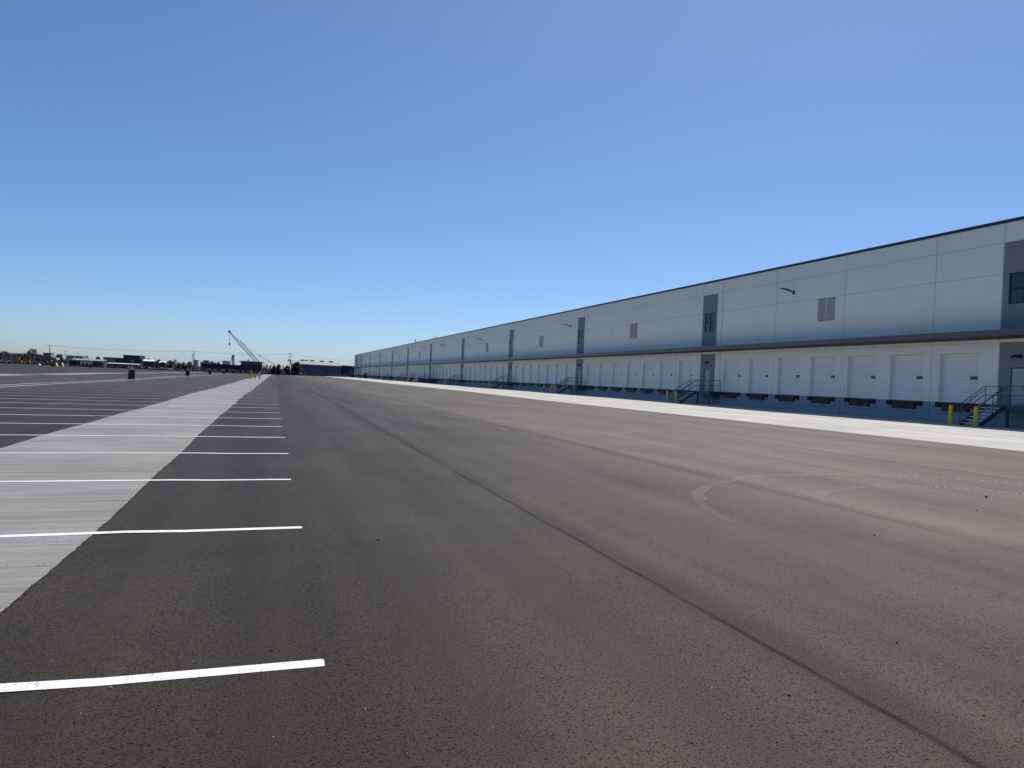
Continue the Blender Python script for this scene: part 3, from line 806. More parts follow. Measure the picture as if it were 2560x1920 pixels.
# blue gabled warehouse at the end of the yard
Yb = 425
x0 = at(731, 912, Yb).x; x1 = at(853, 914, Yb).x; ze = topz(815, 913, Yb); zr = topz(790, 904, Yb + 22)
t = empty('blue_warehouse', ((x0 + x1) / 2, Yb, GB), label='blue metal warehouse with pale pitched roof and dark ridge vents', cat='warehouse')
w_ = (x1 - x0) / 2; he = ze - GB; hr = zr - GB; D_ = 44
b = MB(); b.quad((-w_, 0, 0), (w_, 0, 0), (w_, 0, he), (-w_, 0, he)); b.quad((w_, D_, 0), (-w_, D_, 0), (-w_, D_, he), (w_, D_, he))
for s_ in (-1, 1):
    pts = [(s_ * w_, 0, 0), (s_ * w_, D_, 0), (s_ * w_, D_, he), (s_ * w_, D_ / 2, hr), (s_ * w_, 0, he)]
    b.poly(pts if s_ > 0 else list(reversed(pts)))
for i in range(11):
    xx = -w_ + 2 * w_ * (i + .5) / 11; b.box(xx - .12, xx + .12, -.1, -.004, 0, he - .4)
b.build('wall', M['bluesteel'], t)
b = MB()
for s_ in (-1, 1):
    ya = -.6 if s_ < 0 else D_ + .6
    za = he - .1
    q = [(-w_ - .5, ya, za), (w_ + .5, ya, za), (w_ + .5, D_ / 2, hr + .15), (-w_ - .5, D_ / 2, hr + .15)]
    b.poly(q if s_ < 0 else list(reversed(q)))
b.box(-w_ - .5, w_ + .5, -.75, -.55, he - .35, he - .02)
rf = b.build('roof', M['palecladding'], t)
for ua, ub in ((751, 762), (764.5, 770), (775, 786.5), (799, 810), (822.5, 833.5)):
    xa, xb_ = at(ua, 903, Yb + 22).x - t.location.x, at(ub, 903, Yb + 22).x - t.location.x
    MB().box(xa, xb_, D_ / 2 - .8, D_ / 2 + .8, hr + .1, hr + .75).build('ridge_vent', M['slategrey'], rf)
for ua in (770, 819): 
    xa = at(ua, 930, Yb).x - t.location.x; MB().box(xa - .1, xa + .1, -.3, -.1, 0, he - .3).build('downpipe', M['navy'], t)
dx = at(752, 933, Yb).x - t.location.x; MB().box(dx - .6, dx + .6, -.12, -.003, .0, 2.3).build('door', M['whitebuild'], t)
block('blue_annex', 853.5, 905, 914.5, Yb + 6, 30, M['navy'], 'low dark blue annex with grey roof between blue warehouse and white warehouse', 'annex', M['greybuild'], lambda t, w_, h: MB().box(-w_ * .3, w_ * .1, -.08, -.003, 0, h * .7).build('roller_door', M['bluesteel'], t))

# lookout building with wide flat hipped roof, and its long low wing
Yc = 405
x0, x1, z = span(601.5, 655, 905, Yc)
t = empty('lookout_building', ((x0 + x1) / 2, Yc, GB), label='dark slate two storey building with wide overhanging roof and window band', cat='building')
w_ = (x1 - x0) / 2; z_top = topz(628, 902.3, Yc); H = z_top - GB
zb1, zb0 = topz(628, 906.5, Yc) - GB, topz(628, 912, Yc) - GB
MB().box(-w_, w_, 0, 12, 0, zb0).build('wall', M['slategrey'], t)
b = MB(); b.box(-w_ + .15, w_ - .15, .15, 11.8, zb0, zb1); up = b.build('upper_storey', M['navy'], t)
n = 9
for i in range(n):
    xa = -w_ + .5 + (2 * w_ - 1) * i / n; MB().box(xa + .12, xa + (2 * w_ - 1) / n - .12, .06, .146, zb0 + .25, zb1 - .25).build('window', M['farglass'], up)
ov = (at(662.6, 904, Yc).x - at(655, 904, Yc).x) + .1; ov0 = at(601.5, 902, Yc).x - at(594.5, 902, Yc).x
b = MB(); e = [(-w_ - ov0, -2.2, zb1 + .45), (w_ + ov, -2.2, zb1 + .45), (w_ + ov, 14, zb1 + .45), (-w_ - ov0, 14, zb1 + .45)]
tp = [(-w_ * .72, 3, H), (w_ * .62, 3, H), (w_ * .62, 9, H), (-w_ * .72, 9, H)]
lo = [(-w_, .0, zb1), (w_, .0, zb1), (w_, 12, zb1), (-w_, 12, zb1)]
for i in range(4):
    j = (i + 1) % 4; b.quad(e[i], e[j], tp[j], tp[i]); b.quad(lo[i], lo[j], e[j], e[i])
b.poly(tp); b.poly(list(reversed(lo)))
rf = b.build('roof', M['coping'], t)
MB().box(-w_ * .4, -w_ * .3, 5, 6, H, H + .8).build('roof_unit', M['slategrey'], rf)
MB().bar((-w_ * .3, 7, H), (-w_ * .3, 7, H + 1.8), .05).build('aerial', M['wire'], rf)
MB().box(-w_ + .9, -w_ + 1.5, -.1, -.003, 0, 2.2).build('door', M['whitebuild'], t)
def wing_parts(t, w_, h):
    MB().box(-w_, w_, -.9, -.16, h * .55, h - .1).build('fascia', M['navy'], t)
    for f in (-.85, -.45, -.05, .35, .72): MB().box(w_ * f, w_ * (f + .26), -.1, -.003, h * .12, h * .5).build('shutter', M['greybuild'], t)
block('low_wing', 506, 601.3, 910.5, Yc + 2, 16, M['slategrey'], 'long low navy building joined to the left side of the lookout building', 'building', M['navy'], wing_parts)

# crane
Yk = 480
def K(u, v, dy=0): return at(u, v, Yk + dy)
base = K(670, 934); base.z = GB
t = empty('lattice_crane', base, label='tall lattice boom crane with hanging hook behind the lookout building', cat='crane')
rel = lambda p: p - base
tip = rel(K(573.5, 829.2)); foot = rel(K(668.5, 931)); 
axis = (foot - tip).normalized(); side = axis.cross(Vector((0, 1, 0))).normalized()
if side.z < 0: side = -side
b = MB(); Lb = (foot - tip).length; hw = .98
def prof(s): return hw * min(1, .16 + s / (Lb * .36)) if s < Lb * .86 else hw * max(.35, (Lb - s) / (Lb * .14))
n = 26; prev = None
for i in range(n + 1):
    s = Lb * i / n; c0 = tip + axis * s; p = prof(s); q = max(.3, p * .9)
    cs = [c0 + side * p + Vector((0, q, 0)), c0 + side * p - Vector((0, q, 0)), c0 - side * p - Vector((0, q, 0)), c0 - side * p + Vector((0, q, 0))]
    if prev:
        for a, d in zip(prev, cs): b.bar(a, d, .17, .17, 5)
        for k_ in range(4): b.bar(prev[k_], cs[(k_ + 1) % 4], .055, .055, 4)
        for k_ in range(4): b.bar(cs[k_], cs[(k_ + 1) % 4], .055, .055, 4)
    prev = cs
b.build('boom', M['cranesteel'], t)
b = MB(); b.bar(tip + Vector((0, -.6, 0)), tip + Vector((0, .6, 0)), .75, .75, 10); b.build('sheave', M['black'], t)
knob = rel(K(599.7, 851.3)); m1 = rel(K(649.4, 889.2)); m2 = rel(K(670.8, 901.8)); gt = rel(K(686.8, 911.8))
b = MB()
for dy in (-.7, .7):
    o_ = Vector((0, dy, 0)); b.bar(knob + o_, m1 + o_, .07); b.bar(m1 + o_, m2 + o_, .1); b.bar(m2 + o_, gt + o_, .2)
b.bar(m1 - Vector((0, .9, 0)), m1 + Vector((0, .9, 0)), .5, .5, 8); b.bar(m2 - Vector((0, .9, 0)), m2 + Vector((0, .9, 0)), .3, .3, 8); b.bar(tip, knob, .06)
b.build('pendant', M['cranesteel'], t)
hk = rel(K(574, 860.5))
b = MB(); b.bar(tip + Vector((.1, -.3, 0)), hk + Vector((.1, -.1, .8)), .06, .06, 5); b.bar(tip + Vector((-.15, .3, 0)), hk + Vector((-.1, .1, .8)), .05, .05, 5)
b.bar(tip, rel(K(612, 897)), .025, .025, 4); b.build('hoist_rope', M['wire'], t)
b = MB(); b.lathe([(.05, .9), (.42, .7), (.48, 0), (.3, -.5), (.1, -.8), (.001, -.85)], 10)
hb = b.build('hook_block', M['black'], t); hb.location = hk
b = MB()
xs_ = gt.x
for dy in (-1.2, 1.2):
    b.bar(gt + Vector((0, dy * .4, 0)), Vector((gt.x - 1.2, dy, 2.6)), .18); b.bar(gt + Vector((0, dy * .4, 0)), Vector((gt.x + 1.0, dy, 2.6)), .16)
b.build('gantry', M['cranesteel'], t)
b = MB(); b.box(-1.2, gt.x + 1.6, -1.6, 1.6, 1.5, 3.6); b.box(gt.x - .2, gt.x + 2.2, -1.8, 1.8, 1.3, 2.9); b.build('machine_house', M['machine'], t)
MB().box(-1.4, .6, -2.8, -1.65, 1.6, 3.4).build('cab', M['farglass'], t)
for dy in (-2.4, 2.4):
    b = MB(); b.box(-1.5, 5.5, dy - .45, dy + .45, .1, 1.2); b.build('track', M['rubber'], t)
MB().box(-.5, 4.2, -1.9, 1.9, .7, 1.5).build('carbody', M['rust'], t)

# second, small far crane tower with its boom
Yq = 640
base = at(582, 935, Yq); base.z = GB
t = empty('gantry_tower', base, label='small dark steel tower with slanting arm left of the lookout roof', cat='tower')
rel = lambda p: p - base
b = MB()
for ua, ub in ((579.3, 580.5), (582.8, 582.6), (585.2, 585)):
    p0, p1 = rel(at(ua, 932, Yq)), rel(at(ub, 888.5, Yq))
    for dy in (-1, 1): b.bar(p0 + Vector((0, dy, 0)), p1 + Vector((0, dy, 0)), .3, .3, 5)
for v in (890, 898, 906, 914): b.bar(rel(at(579.5, v, Yq)), rel(at(585, v + 2, Yq)), .14, .14, 4)
b.build('frame', M['cranesteel'], t)
b = MB(); b.bar(rel(at(575.5, 902.5, Yq)), rel(at(581.5, 888, Yq)), .22); b.build('arm', M['cranesteel'], t)
b = MB(); p0, p1 = rel(at(580.4, 888.2, Yq)), rel(at(586.8, 889.6, Yq)); b.bar(p0, p1, .7, .5, 8); b.build('head', M['black'], t)

# tank, tower blocks and other far buildings
x0, x1, z = span(556, 577, 902.3, 720)
t = empty('storage_tank', ((x0 + x1) / 2, 720, GB), label='pale blue storage tank behind the low navy building', cat='tank')
b = MB(); r_ = (x1 - x0) / 2; b.lathe([(r_, 0), (r_, z - GB)], 28); b.build('shell', M['tank'], t, smooth=True)
b = MB(); b.lathe([(r_ * 1.02, z - GB), (r_ * .6, z - GB + .7), (.01, z - GB + 1.0)], 28); b.build('roof', M['tank'], t)
block('tower_block', 485.5, 494.0, 899.4, 900, 14, M['greybuild'], 'pale grey tower block just right of the leaning utility pole', 'building', None, windows_grid(4, 5, .3, .95))
block('tan_block', 508, 521.5, 900.7, 900, 16, M['tanbuild'], 'tan brown block above the left end of the low navy building', 'building', M['slategrey'], windows_grid(5, 4, .35, .9))
block('grey_terrace', 501, 540, 905.2, 905, 12, M['greybuild'], 'long grey terrace behind the tan brown block', 'building', None, windows_grid(9, 3, .3, .9))
block('apartment_tower', 108, 127.8, 881.6, 1250, 18, M['greybuild'], 'pale two part apartment tower behind the leftmost utility pole', 'building', M['slategrey'], lambda t, w_, h: (windows_grid(6, 8, .25, .95)(t, w_, h), MB().box(-w_ * .22, -w_ * .08, -.6, -.004, 0, h - .4).build('recess', M['slategrey'], t)))
block('flat_roof_building', 165.8, 185.5, 888.4, 760, 20, M['greybuild'], 'grey building with dark overhanging roof, left of the white mast', 'building', M['slategrey'], windows_grid(6, 2, .4, .9))
block('brick_block', 189, 207.5, 889.8, 765, 18, M['tanbuild'], 'flat brownish block behind the pale roofed depot', 'building', None, windows_grid(7, 3, .35, .9))
block('small_white_house', 128, 140, 893.2, 640, 10, M['whitebuild'], 'small white building right of the leftmost utility pole', 'building', M['palecladding'], windows_grid(3, 1, .4, .8))
block('brown_shed', -30, 17.5, 901.8, 470, 10, M['rust'], 'low brown shed with pale flat roof at the far left', 'shed', M['whitebuild'], lambda t, w_, h: MB().box(-w_ * .2, w_ * .6, -.1, -.003, 0, h * .7).build('opening', M['darkgap'], t))

# depot with pale roof and white panels
Yd = 530
x0, x1, z = span(174, 256, 897, Yd)
t = empty('depot', ((x0 + x1) / 2, Yd, GB), label='pale roofed depot with white wall panels and a row of dark bays', cat='depot')
w_ = (x1 - x0) / 2; h = z - GB
MB().box(-w_, w_, 0, 18, 0, h - .9).build('wall', M['slategrey'], t)
b = MB(); b.quad((-w_ - .4, -.6, h - 1.2), (w_, -.6, h - 1.2), (w_, 9, h), (-w_ * .86, 9, h)); b.quad((w_, 18.5, h - 1.2), (-w_ - .4, 18.5, h - 1.2), (-w_ * .86, 9, h), (w_, 9, h)); b.poly([(-w_ - .4, 18.5, h - 1.2), (-w_ - .4, -.6, h - 1.2), (-w_ * .86, 9, h)])
b.poly([(w_, -.6, h - 1.2), (w_, 18.5, h - 1.2), (w_, 9, h)]); b.box(-w_ - .4, w_, -.7, -.6, h - 1.45, h - 1.18); b.build('roof', M['palecladding'], t)
xa, xb_ = at(203.5, 905, Yd).x - t.location.x, at(232, 905, Yd).x - t.location.x
MB().box(xa, xb_, -.5, -.003, .2, h * .62).build('panel', M['whitebuild'], t)
MB().box(xa - .4, xa, -.5, -.003, .2, h - 1.3).build('panel', M['whitebuild'], t)
for i in range(7):
    xx = -w_ + .6 + i * 2 * w_ / 7; MB().box(xx, xx + 2 * w_ / 7 * .72, -.12, -.003, h * .65, h - 1.5).build('window', M['farglass'], t)
for i in range(3):
    xx = xa + .6 + i * (xb_ - xa) / 3; MB().box(xx, xx + 1.3, -.62, -.503, .2, 2.2).build('door', M['slategrey'], t)
MB().box(-w_ + .6, -w_ + 4.6, -.12, -.003, 0, h * .55).build('roller_door', M['navy'], t)

# big dark stepped building
Ys = 660
x0, x1, z = span(258, 356, 896.5, Ys)
t = empty('stepped_building', ((x0 + x1) / 2, Ys, GB), label='large dark slate building with a raised upper block and pale corner', cat='building')
w_ = (x1 - x0) / 2; h1 = topz(282, 893.7, Ys) - GB; h2 = topz(335, 897, Ys) - GB; h3 = topz(328, 889.2, Ys) - GB
ox = t.location.x
xm = at(307, 900, Ys).x - ox; xr = at(350.5, 895, Ys).x - ox
b = MB(); b.box(-w_, xm, 0, 30, 0, h1); b.box(xm, w_, -1.0, 30, 0, h2); b.build('wall', M['slategrey'], t)
MB().box(xm + .2, xr, 0, 24, h2 + .003, h3).build('upper_block', M['slategrey'], t)
MB().box(xm - .2, xr + .3, -.4, 24.3, h3, h3 + .45).build('roof', M['navy'], t)
MB().box(w_, w_ + 1.0, -1.0, 30, 0, h2 + .3).build('corner_panel', M['whitebuild'], t)
for f0_, f1_ in ((.05, .2), (.25, .6)):
    MB().box(-w_ + 2 * w_ * f0_ * .5, -w_ + 2 * w_ * f1_ * .5, -.1, -.003, h1 * .55, h1 * .85).build('window', M['farglass'], t)
xx = xm + (w_ - xm) * .42; MB().box(xx, xx + 2.2, -1.1, -1.003, h2 * .45, h2 * .85).build('window', M['farglass'], t)
MB().box(-w_, w_, -3.2, -1.1, h1 * .42, h1 * .50).build('loading_canopy', M['greybuild'], t)
# white roofed shed to its right, and a low pale one
Yw = 640
def shed(u0_, u1_, vt, v_e, Y, lab, mat='slategrey'):
    x0, x1, z = span(u0_, u1_, vt, Y); ze_ = topz((u0_ + u1_) / 2, v_e, Y)
    t = empty('storage_shed', ((x0 + x1) / 2, Y, GB), label=lab, cat='shed'); w_ = (x1 - x0) / 2
    MB().box(-w_, w_, 0, 14, 0, ze_ - GB).build('wall', M[mat], t)
    b = MB(); h = z - GB; e = ze_ - GB + .02
    b.quad((-w_ - .3, -.5, e), (w_ + .3, -.5, e), (w_ + .3, 7, h), (-w_ - .3, 7, h)); b.quad((w_ + .3, 14.5, e), (-w_ - .3, 14.5, e), (-w_ - .3, 7, h), (w_ + .3, 7, h))
    b.box(-w_ - .3, w_ + .3, -.6, -.5, e - .25, e + .02); b.build('roof', M['whitebuild'], t)
    for f in (-.6, .0, .5): MB().box(w_ * f, w_ * (f + .3), -.1, -.003, 0, (e) * .7).build('opening', M['darkgap'], t)
shed(358, 387, 899.3, 902.7, Yw, 'white roofed shed right of the large dark stepped building')
shed(398, 414, 903.2, 907, Yw + 20, 'small white roofed shed half hidden by brown bare trees')
shed(268, 346, 908.2, 909.6, 520, 'long low shed with thin pale roof in front of the dark stepped building')

# utility poles and lines
def pole(u_t, v_t, u_b, Y, r_, lab, arms=1, transformer=False, name='utility_pole', mat='wood'):
    tp_ = at(u_t, v_t, Y); bt = at(u_b, 940, Y); bs = Vector((bt.x, Y, GB))
    t = empty(name, bs, label=lab, cat='utility pole' if name == 'utility_pole' else 'lamp post', group='poles beyond the yard')
    top = tp_ - bs
    MB().bar((0, 0, 0), top, r_ * 1.2, r_ * .85, 8).build('pole', M[mat], t)
    d = Vector((1, .25, 0)).normalized()
    if arms:
        for k_ in range(arms):
            c_ = top * (1 - .012 - .075 * k_); l = 1.1 if k_ == 0 else .9
            b = MB(); b.bar(c_ - d * (l if k_ == 0 else .1), c_ + d * l, .07, .07, 5); ca = b.build('crossarm', M[mat], t)
            for s_ in (-.8, .8): MB().bar(c_ + d * s_ * l, c_ + d * s_ * l + Vector((0, 0, .3)), .06, .05, 5).build('insulator', M['wire'], ca)
    if transformer:
        for s_ in (-.75, .35):
            c_ = top * .70 + d * s_; MB().bar(c_ - Vector((0, 0, .55)), c_ + Vector((0, 0, .45)), .34, .34, 10).build('transformer', M['wire'], t)
    if name == 'lamp_post':
        MB().bar(top - Vector((0, 0, .2)), top + Vector((0, 0, .5)), .5, .3, 8).build('lamp', M['wire'], t)
    return tp_
pA = pole(124.2, 862.6, 123.7, 400, .17, 'tall dark utility pole rising from the brown woods, leftmost of the tall poles')
pC = pole(485.7, 877.2, 482.3, 385, .17, 'dark utility pole leaning to the right beside the slim lamp post', 0)
pD = pole(725.0, 883.3, 724.4, 385, .17, 'utility pole with transformers and two crossarms between the evergreen trees', 2, True)
pole(481.3, 887.3, 480.2, 420, .11, 'slim lamp post just left of the leaning utility pole', 0, name='lamp_post', mat='wire')
pB = pole(162.6, 877.2, 161.6, 520, .14, 'dark utility pole left of the pale roofed depot')
pole(152.0, 882.0, 151.8, 560, .10, 'thin pole just left of the pole by the depot', 0)
pE = pole(195.0, 880.5, 194.6, 600, .18, 'grey mast above the brownish flat block', 0, mat='wire')
pole(355.6, 881.5, 355.2, 600, .10, 'thin mast at the right corner of the dark stepped building', 0, mat='wire')
pole(388.3, 894.5, 387.9, 500, .11, 'short pole right of the white roofed shed', 0)
pole(6.4, 875.5, 6.4, 560, .07, 'very thin mast at the far left edge', 0, mat='wire')
pole(61.5, 879.5, 61.3, 560, .07, 'very thin mast left of the bare tree', 0, mat='wire')
pole(549.0, 896.5, 548.9, 560, .07, 'very thin mast above the middle of the low navy building', 0, mat='wire')
def cable(a, c, sag, lab, r_=.045, n=24):
    b = MB(); pts = [a.lerp(c, i / n) - Vector((0, 0, sag * 4 * (i / n) * (1 - i / n))) for i in range(n + 1)]
    b.path([tuple(p) for p in pts], r_, 5)
    tag(b.build('power_line', M['wire']), lab, 'power line', 'power lines beyond the yard')
off = Vector((.4, 0, -.15))
cable(pA + off, pC + off * .3, 1.0, 'power line from the leftmost tall pole to the leaning pole')
cable(pC + off * .3, pD + off, 1.1, 'power line from the leaning pole to the pole with transformers')
cable(pD + off, at(905, 901.5, 430), 1.2, 'power line from the pole with transformers towards the white warehouse')
cable(pB + off, pE, .8, 'faint power line from the depot pole to the grey mast', .03)

# old yellow excavator at the far left
Yx = 400
base = at(44, 925, Yx); base.z = GB
t = empty('excavator', base, label='old yellow brown excavator with dark folded boom in front of bare woods', cat='excavator')
rel = lambda p: p - base
S = px(Yx)
for dx, dy in ((0, -1.3), (0, 1.3)):
    MB().box(-3.2, 3.0, dy - .4, dy + .4, 0, .95).build('track', M['rust'], t)
b = MB(); b.box(-2.2, 1.6, -1.4, 1.4, .95, 2.2); b.box(-2.2, -.9, -1.3, 1.3, 2.2, 2.9); b.build('body', M['machine'], t)
b = MB(); b.box(-.7, .8, -1.35, -.1, 2.2, 3.7); cb = b.build('cab', M['machine'], t); MB().box(-.55, .65, -1.42, -1.36, 2.6, 3.5).build('window', M['farglass'], cb)
b = MB(); b.bar((.9, 0, 1.9), (2.9, 0, 4.5), .34, .3, 6); b.bar((2.9, 0, 4.5), (4.3, 0, 6.9), .3, .24, 6); b.build('boom', M['navy'], t)
MB().bar((4.3, 0, 6.9), (4.35, 0, 2.6), .24, .2, 6).build('stick', M['navy'], t)
b = MB(); b.box(3.4, 5.2, -.8, .8, .05, 2.3); b.build('bucket', M['machine'], t); 
# barrel-like pale tank end beside the bucket
# slanted yellow tarpaulins over heaps
def heap(u0_, u1_, vt, Y, lab):
    x0, x1, z = span(u0_, u1_, vt, Y); w_ = (x1 - x0) / 2; h = z - GB
    t = empty('covered_heap', ((x0 + x1) / 2, Y, GB), label=lab, cat='heap', group='yellow covered heaps')
    b = MB(); b.quad((-w_ * .2, -.9, h), (w_, -.9, .2), (w_, 1.0, .2), (-w_ * .2, 1.0, h)); b.quad((-w_, -.9, h * .8), (-w_ * .2, -.9, h), (-w_ * .2, 1.0, h), (-w_, 1.0, h * .8)); b.build('tarpaulin', M['paleyellow'], t)
    b = MB(); b.poly([(-w_, -.85, 0), (w_, -.85, 0), (w_, -.85, .15), (-w_ * .2, -.85, h - .05), (-w_, -.85, h * .8 - .05)]); b.box(-w_, w_ * .1, -.84, .95, 0, h * .7); b.build('frame', M['rust'], t)
heap(137, 145.5, 907.5, 345, 'slanted yellow tarpaulin heap beside the dark footing block, left one of two')
heap(151, 161, 907, 345, 'slanted yellow tarpaulin heap left of the depot, right one of two')
heap(95.5, 102, 908.8, 345, 'small pale covered heap in front of the bare woods')
# yellow steel frame and rusty scrap
x0, x1, z = span(232.5, 266, 908.3, 350)
t = empty('steel_frame', ((x0 + x1) / 2, 350, GB), label='low yellow brown steel frame on legs in front of the depot', cat='steel frame'); w_ = (x1 - x0) / 2; h = z - GB
b = MB(); b.box(-w_, w_, -1, 1, h - .5, h); b.box(-w_, w_ * .1, -1, 1, h * .45, h - .5); b.build('deck', M['rust'], t)
for i in range(6):
    xx = -w_ + .1 + 2 * (w_ - .1) * i / 5; MB().box(xx - .1, xx + .1, -1.0, -.8, 0, h - .5).build('leg', M['machine'], t)
MB().box(w_ * .75, w_, -1.2, -1.003, .3, h).build('end_plate', M['paleyellow'], t)
x0, x1, z = span(96, 124, 904.8, 372)
t = empty('scrap_pile', ((x0 + x1) / 2, 372, GB), label='rusty red brown scrap pile left of the leftmost utility pole', cat='scrap pile'); w_ = (x1 - x0) / 2
b = MB(); r_ = random.Random(77)
for i in range(60):
    xx = r_.uniform(-w_, w_); zz = r_.uniform(0, 1.2); a_ = r_.uniform(0, 3.1); l = r_.uniform(.4, 1.3)
    b.bar((xx - l * math.cos(a_), r_.uniform(-1, 1), zz), (xx + l * math.cos(a_), r_.uniform(-1, 1), zz + l * abs(math.sin(a_))), r_.uniform(.06, .16), .08, 4)
b.build('scrap', M['rust'], t)
# pale parked trailers and pipe stacks left of the navy wing
def low_trailer(u0_, u1_, vt, Y, lab):
    x0, x1, z = span(u0_, u1_, vt, Y); w_ = (x1 - x0) / 2; h = max(.7, z - GB)
    t = empty('flat_trailer', ((x0 + x1) / 2, Y, GB), label=lab, cat='trailer', group='pale trailers beyond the yard')
    MB().box(-w_, w_, -1.2, 1.2, h - .45, h).build('deck', M['whitebuild'], t)
    for f in (-.75, -.5, .6, .8):
        MB().bar((w_ * f, -1.1, .45), (w_ * f, -.8, .45), .45, .45, 10).build('wheel', M['rubber'], t)
    MB().box(-w_ * .9, -w_ * .6, -1.0, 1.0, h, h + .5).build('headboard', M['greybuild'], t)
low_trailer(369, 396, 919.8, 385, 'long pale flat trailer below the short pole')
low_trailer(399, 425, 920.6, 388, 'pale flat trailer in front of the brown bare trees')
low_trailer(316, 342, 918.2, 385, 'pale flat trailer behind the nearest footing')

# ------------------------------------------------------------------ vegetation
def leaf_cloud(b, blobs, n, size, rg, flat=.0):
    vol = [bl[3] * bl[4] * bl[5] for bl in blobs]; tot = sum(vol)
    for bl, v in zip(blobs, vol):
        for _ in range(max(4, int(n * v / tot))):
            d = Vector((rg.gauss(0, 1), rg.gauss(0, 1), rg.gauss(0, 1))); d.normalize()
            r_ = rg.uniform(.35, 1.0) ** .5 * rg.uniform(.82, 1.08)
            p = Vector((bl[0] + d.x * bl[3] * r_, bl[1] + d.y * bl[4] * r_, bl[2] + d.z * bl[5] * r_))
            if p.z < .02: p.z = rg.uniform(.02, .4)
            a = Vector((rg.gauss(0, 1), rg.gauss(0, 1), rg.gauss(0, 1))).normalized(); c_ = a.orthogonal().normalized(); s = size * rg.uniform(.5, 1.25)
            a *= s; c_ *= s * rg.uniform(.4, .8)
            b.quad(p - a - c_ * .3, p + c_, p + a + c_ * .2, p - c_)
def tree(u, v, Y, w_px, lab, mat='leaf', group='trees beyond the yard', seed=0, n=900, base_frac=.25, name='evergreen_tree', cat='tree', leaf=.38):
    rg = random.Random(seed + int(u * 7)); p = at(u, v, Y); H = p.z - GB; W = w_px * px(Y) / 2
    t = empty(name, (p.x, Y, GB), label=lab, cat=cat, group=group)
    blobs = []
    for i in range(9):
        a = rg.uniform(0, 6.28); rr_ = rg.uniform(0, .62) * W; z = H * rg.uniform(base_frac + .12, .82)
        q = rg.uniform(.30, .52); hz = H * rg.uniform(.13, .24)
        if z + hz > H: z = H - hz
        blobs.append((rr_ * math.cos(a), rr_ * math.sin(a), z, W * q, W * q, hz))
    blobs.append((0, 0, H * .84, W * .36, W * .36, H * .16))
    b = MB(); leaf_cloud(b, blobs, n, leaf, rg); b.build('crown', M[mat], t)
    b = MB(); b.bar((0, 0, 0), (.1, 0, H * .55), .06 + W * .05, .05, 6)
    for bl in blobs[:5]: b.bar((0, 0, H * .3), (bl[0], bl[1], bl[2]), .1, .04, 4)
    b.build('trunk', M['bark'], t)
    return t
def shrub(u, v, Y, w_px, lab, mat='leaf', seed=0, n=420, leaf=.24):
    rg = random.Random(seed + int(u * 3)); p = at(u, v, Y); H = max(.6, p.z - GB); W = w_px * px(Y) / 2
    t = empty('shrub', (p.x, Y, GB), label=lab, cat='shrub', group='shrubs along the far edge of the yard')
    bl = [(rg.uniform(-.6, .6) * W, rg.uniform(-.5, .5) * W, H * rg.uniform(.25, .6), W * rg.uniform(.35, .6), W * .5, H * rg.uniform(.25, .4)) for _ in range(6)] + [(0, 0, H * .68, W * .4, W * .4, H * .32)]
    b = MB(); leaf_cloud(b, bl, n, leaf, rg); b.build('foliage', M[mat], t)
    b = MB()
    for k_ in range(5): b.bar((rg.uniform(-.3, .3), rg.uniform(-.3, .3), 0), (rg.uniform(-.6, .6) * W, rg.uniform(-.4, .4) * W, H * .7), .05, .02, 4)
    b.build('stem', M['bark'], t)
def bare(u, v, Y, w_px, lab, seed=0, name='bare_tree', depth=5, r0_=.22):
    rg = random.Random(seed); p = at(u, v, Y); H = p.z - GB; W = w_px * px(Y) / 2
    t = empty(name, (p.x, Y, GB), label=lab, cat='tree', group='trees beyond the yard')
    b = MB(); c_ = MB()
    def grow(p0, d, L, r_, lv):
        p1 = p0 + d * L
        (b if lv >= depth - 1 else c_).bar(p0, p1, r_, r_ * .68, 5 if lv > 2 else 4, cap=False)
        if lv == 0: return
        for k_ in range(3 if lv < depth else 4):
            nd = (d + Vector((rg.gauss(0, .42), rg.gauss(0, .42), rg.gauss(.12, .22)))).normalized()
            grow(p1 if k_ < 2 else p0.lerp(p1, rg.uniform(.55, .9)), nd, L * rg.uniform(.62, .84), max(.03, r_ * .62), lv - 1)
    grow(Vector((0, 0, 0)), Vector((rg.uniform(-.05, .05), 0, 1)), H * .30, r0_, depth)
    allz = [q[2] for q in c_.v]; sc = H / max(allz); mw = max(1e-3, max(abs(q[0]) for q in c_.v)); sx = W / mw
    for m_ in (b, c_): m_.v = [(q[0] * sx, q[1] * sx, q[2] * sc) for q in m_.v]
    c_.build('crown', M['twig'], t); b.build('trunk', M['bark'], t)
def palm(u, v, Y, lab, seed=0):
    rg = random.Random(seed); p = at(u, v, Y); H = p.z - GB
    t = empty('palm_tree', (p.x, Y, GB), label=lab, cat='palm tree', group='trees beyond the yard')
    MB().bar((0, 0, 0), (.2, 0, H * .72), .24, .18, 8).build('trunk', M['bark'], t)
    b = MB(); c0 = Vector((.2, 0, H * .72))
    for k_ in range(30):
        a = rg.uniform(0, 6.28); el = rg.uniform(-.5, 1.35); L = H * .28 * rg.uniform(.8, 1.2)
        d = Vector((math.cos(a) * math.cos(el), math.sin(a) * math.cos(el), math.sin(el))); s = Vector((-math.sin(a), math.cos(a), 0))
        pr_ = c0
        for j in range(5):
            q = pr_ + d * L / 5; d = (d - Vector((0, 0, .22))).normalized(); wd_ = .34 * (1 - abs(j - 2) / 4)
            b.quad(pr_ - s * wd_, pr_ + s * wd_, q + s * wd_ * .9 - Vector((0, 0, .1)), q - s * wd_ * .9 - Vector((0, 0, .1))); pr_ = q
    b.build('crown', M['frond'], t)

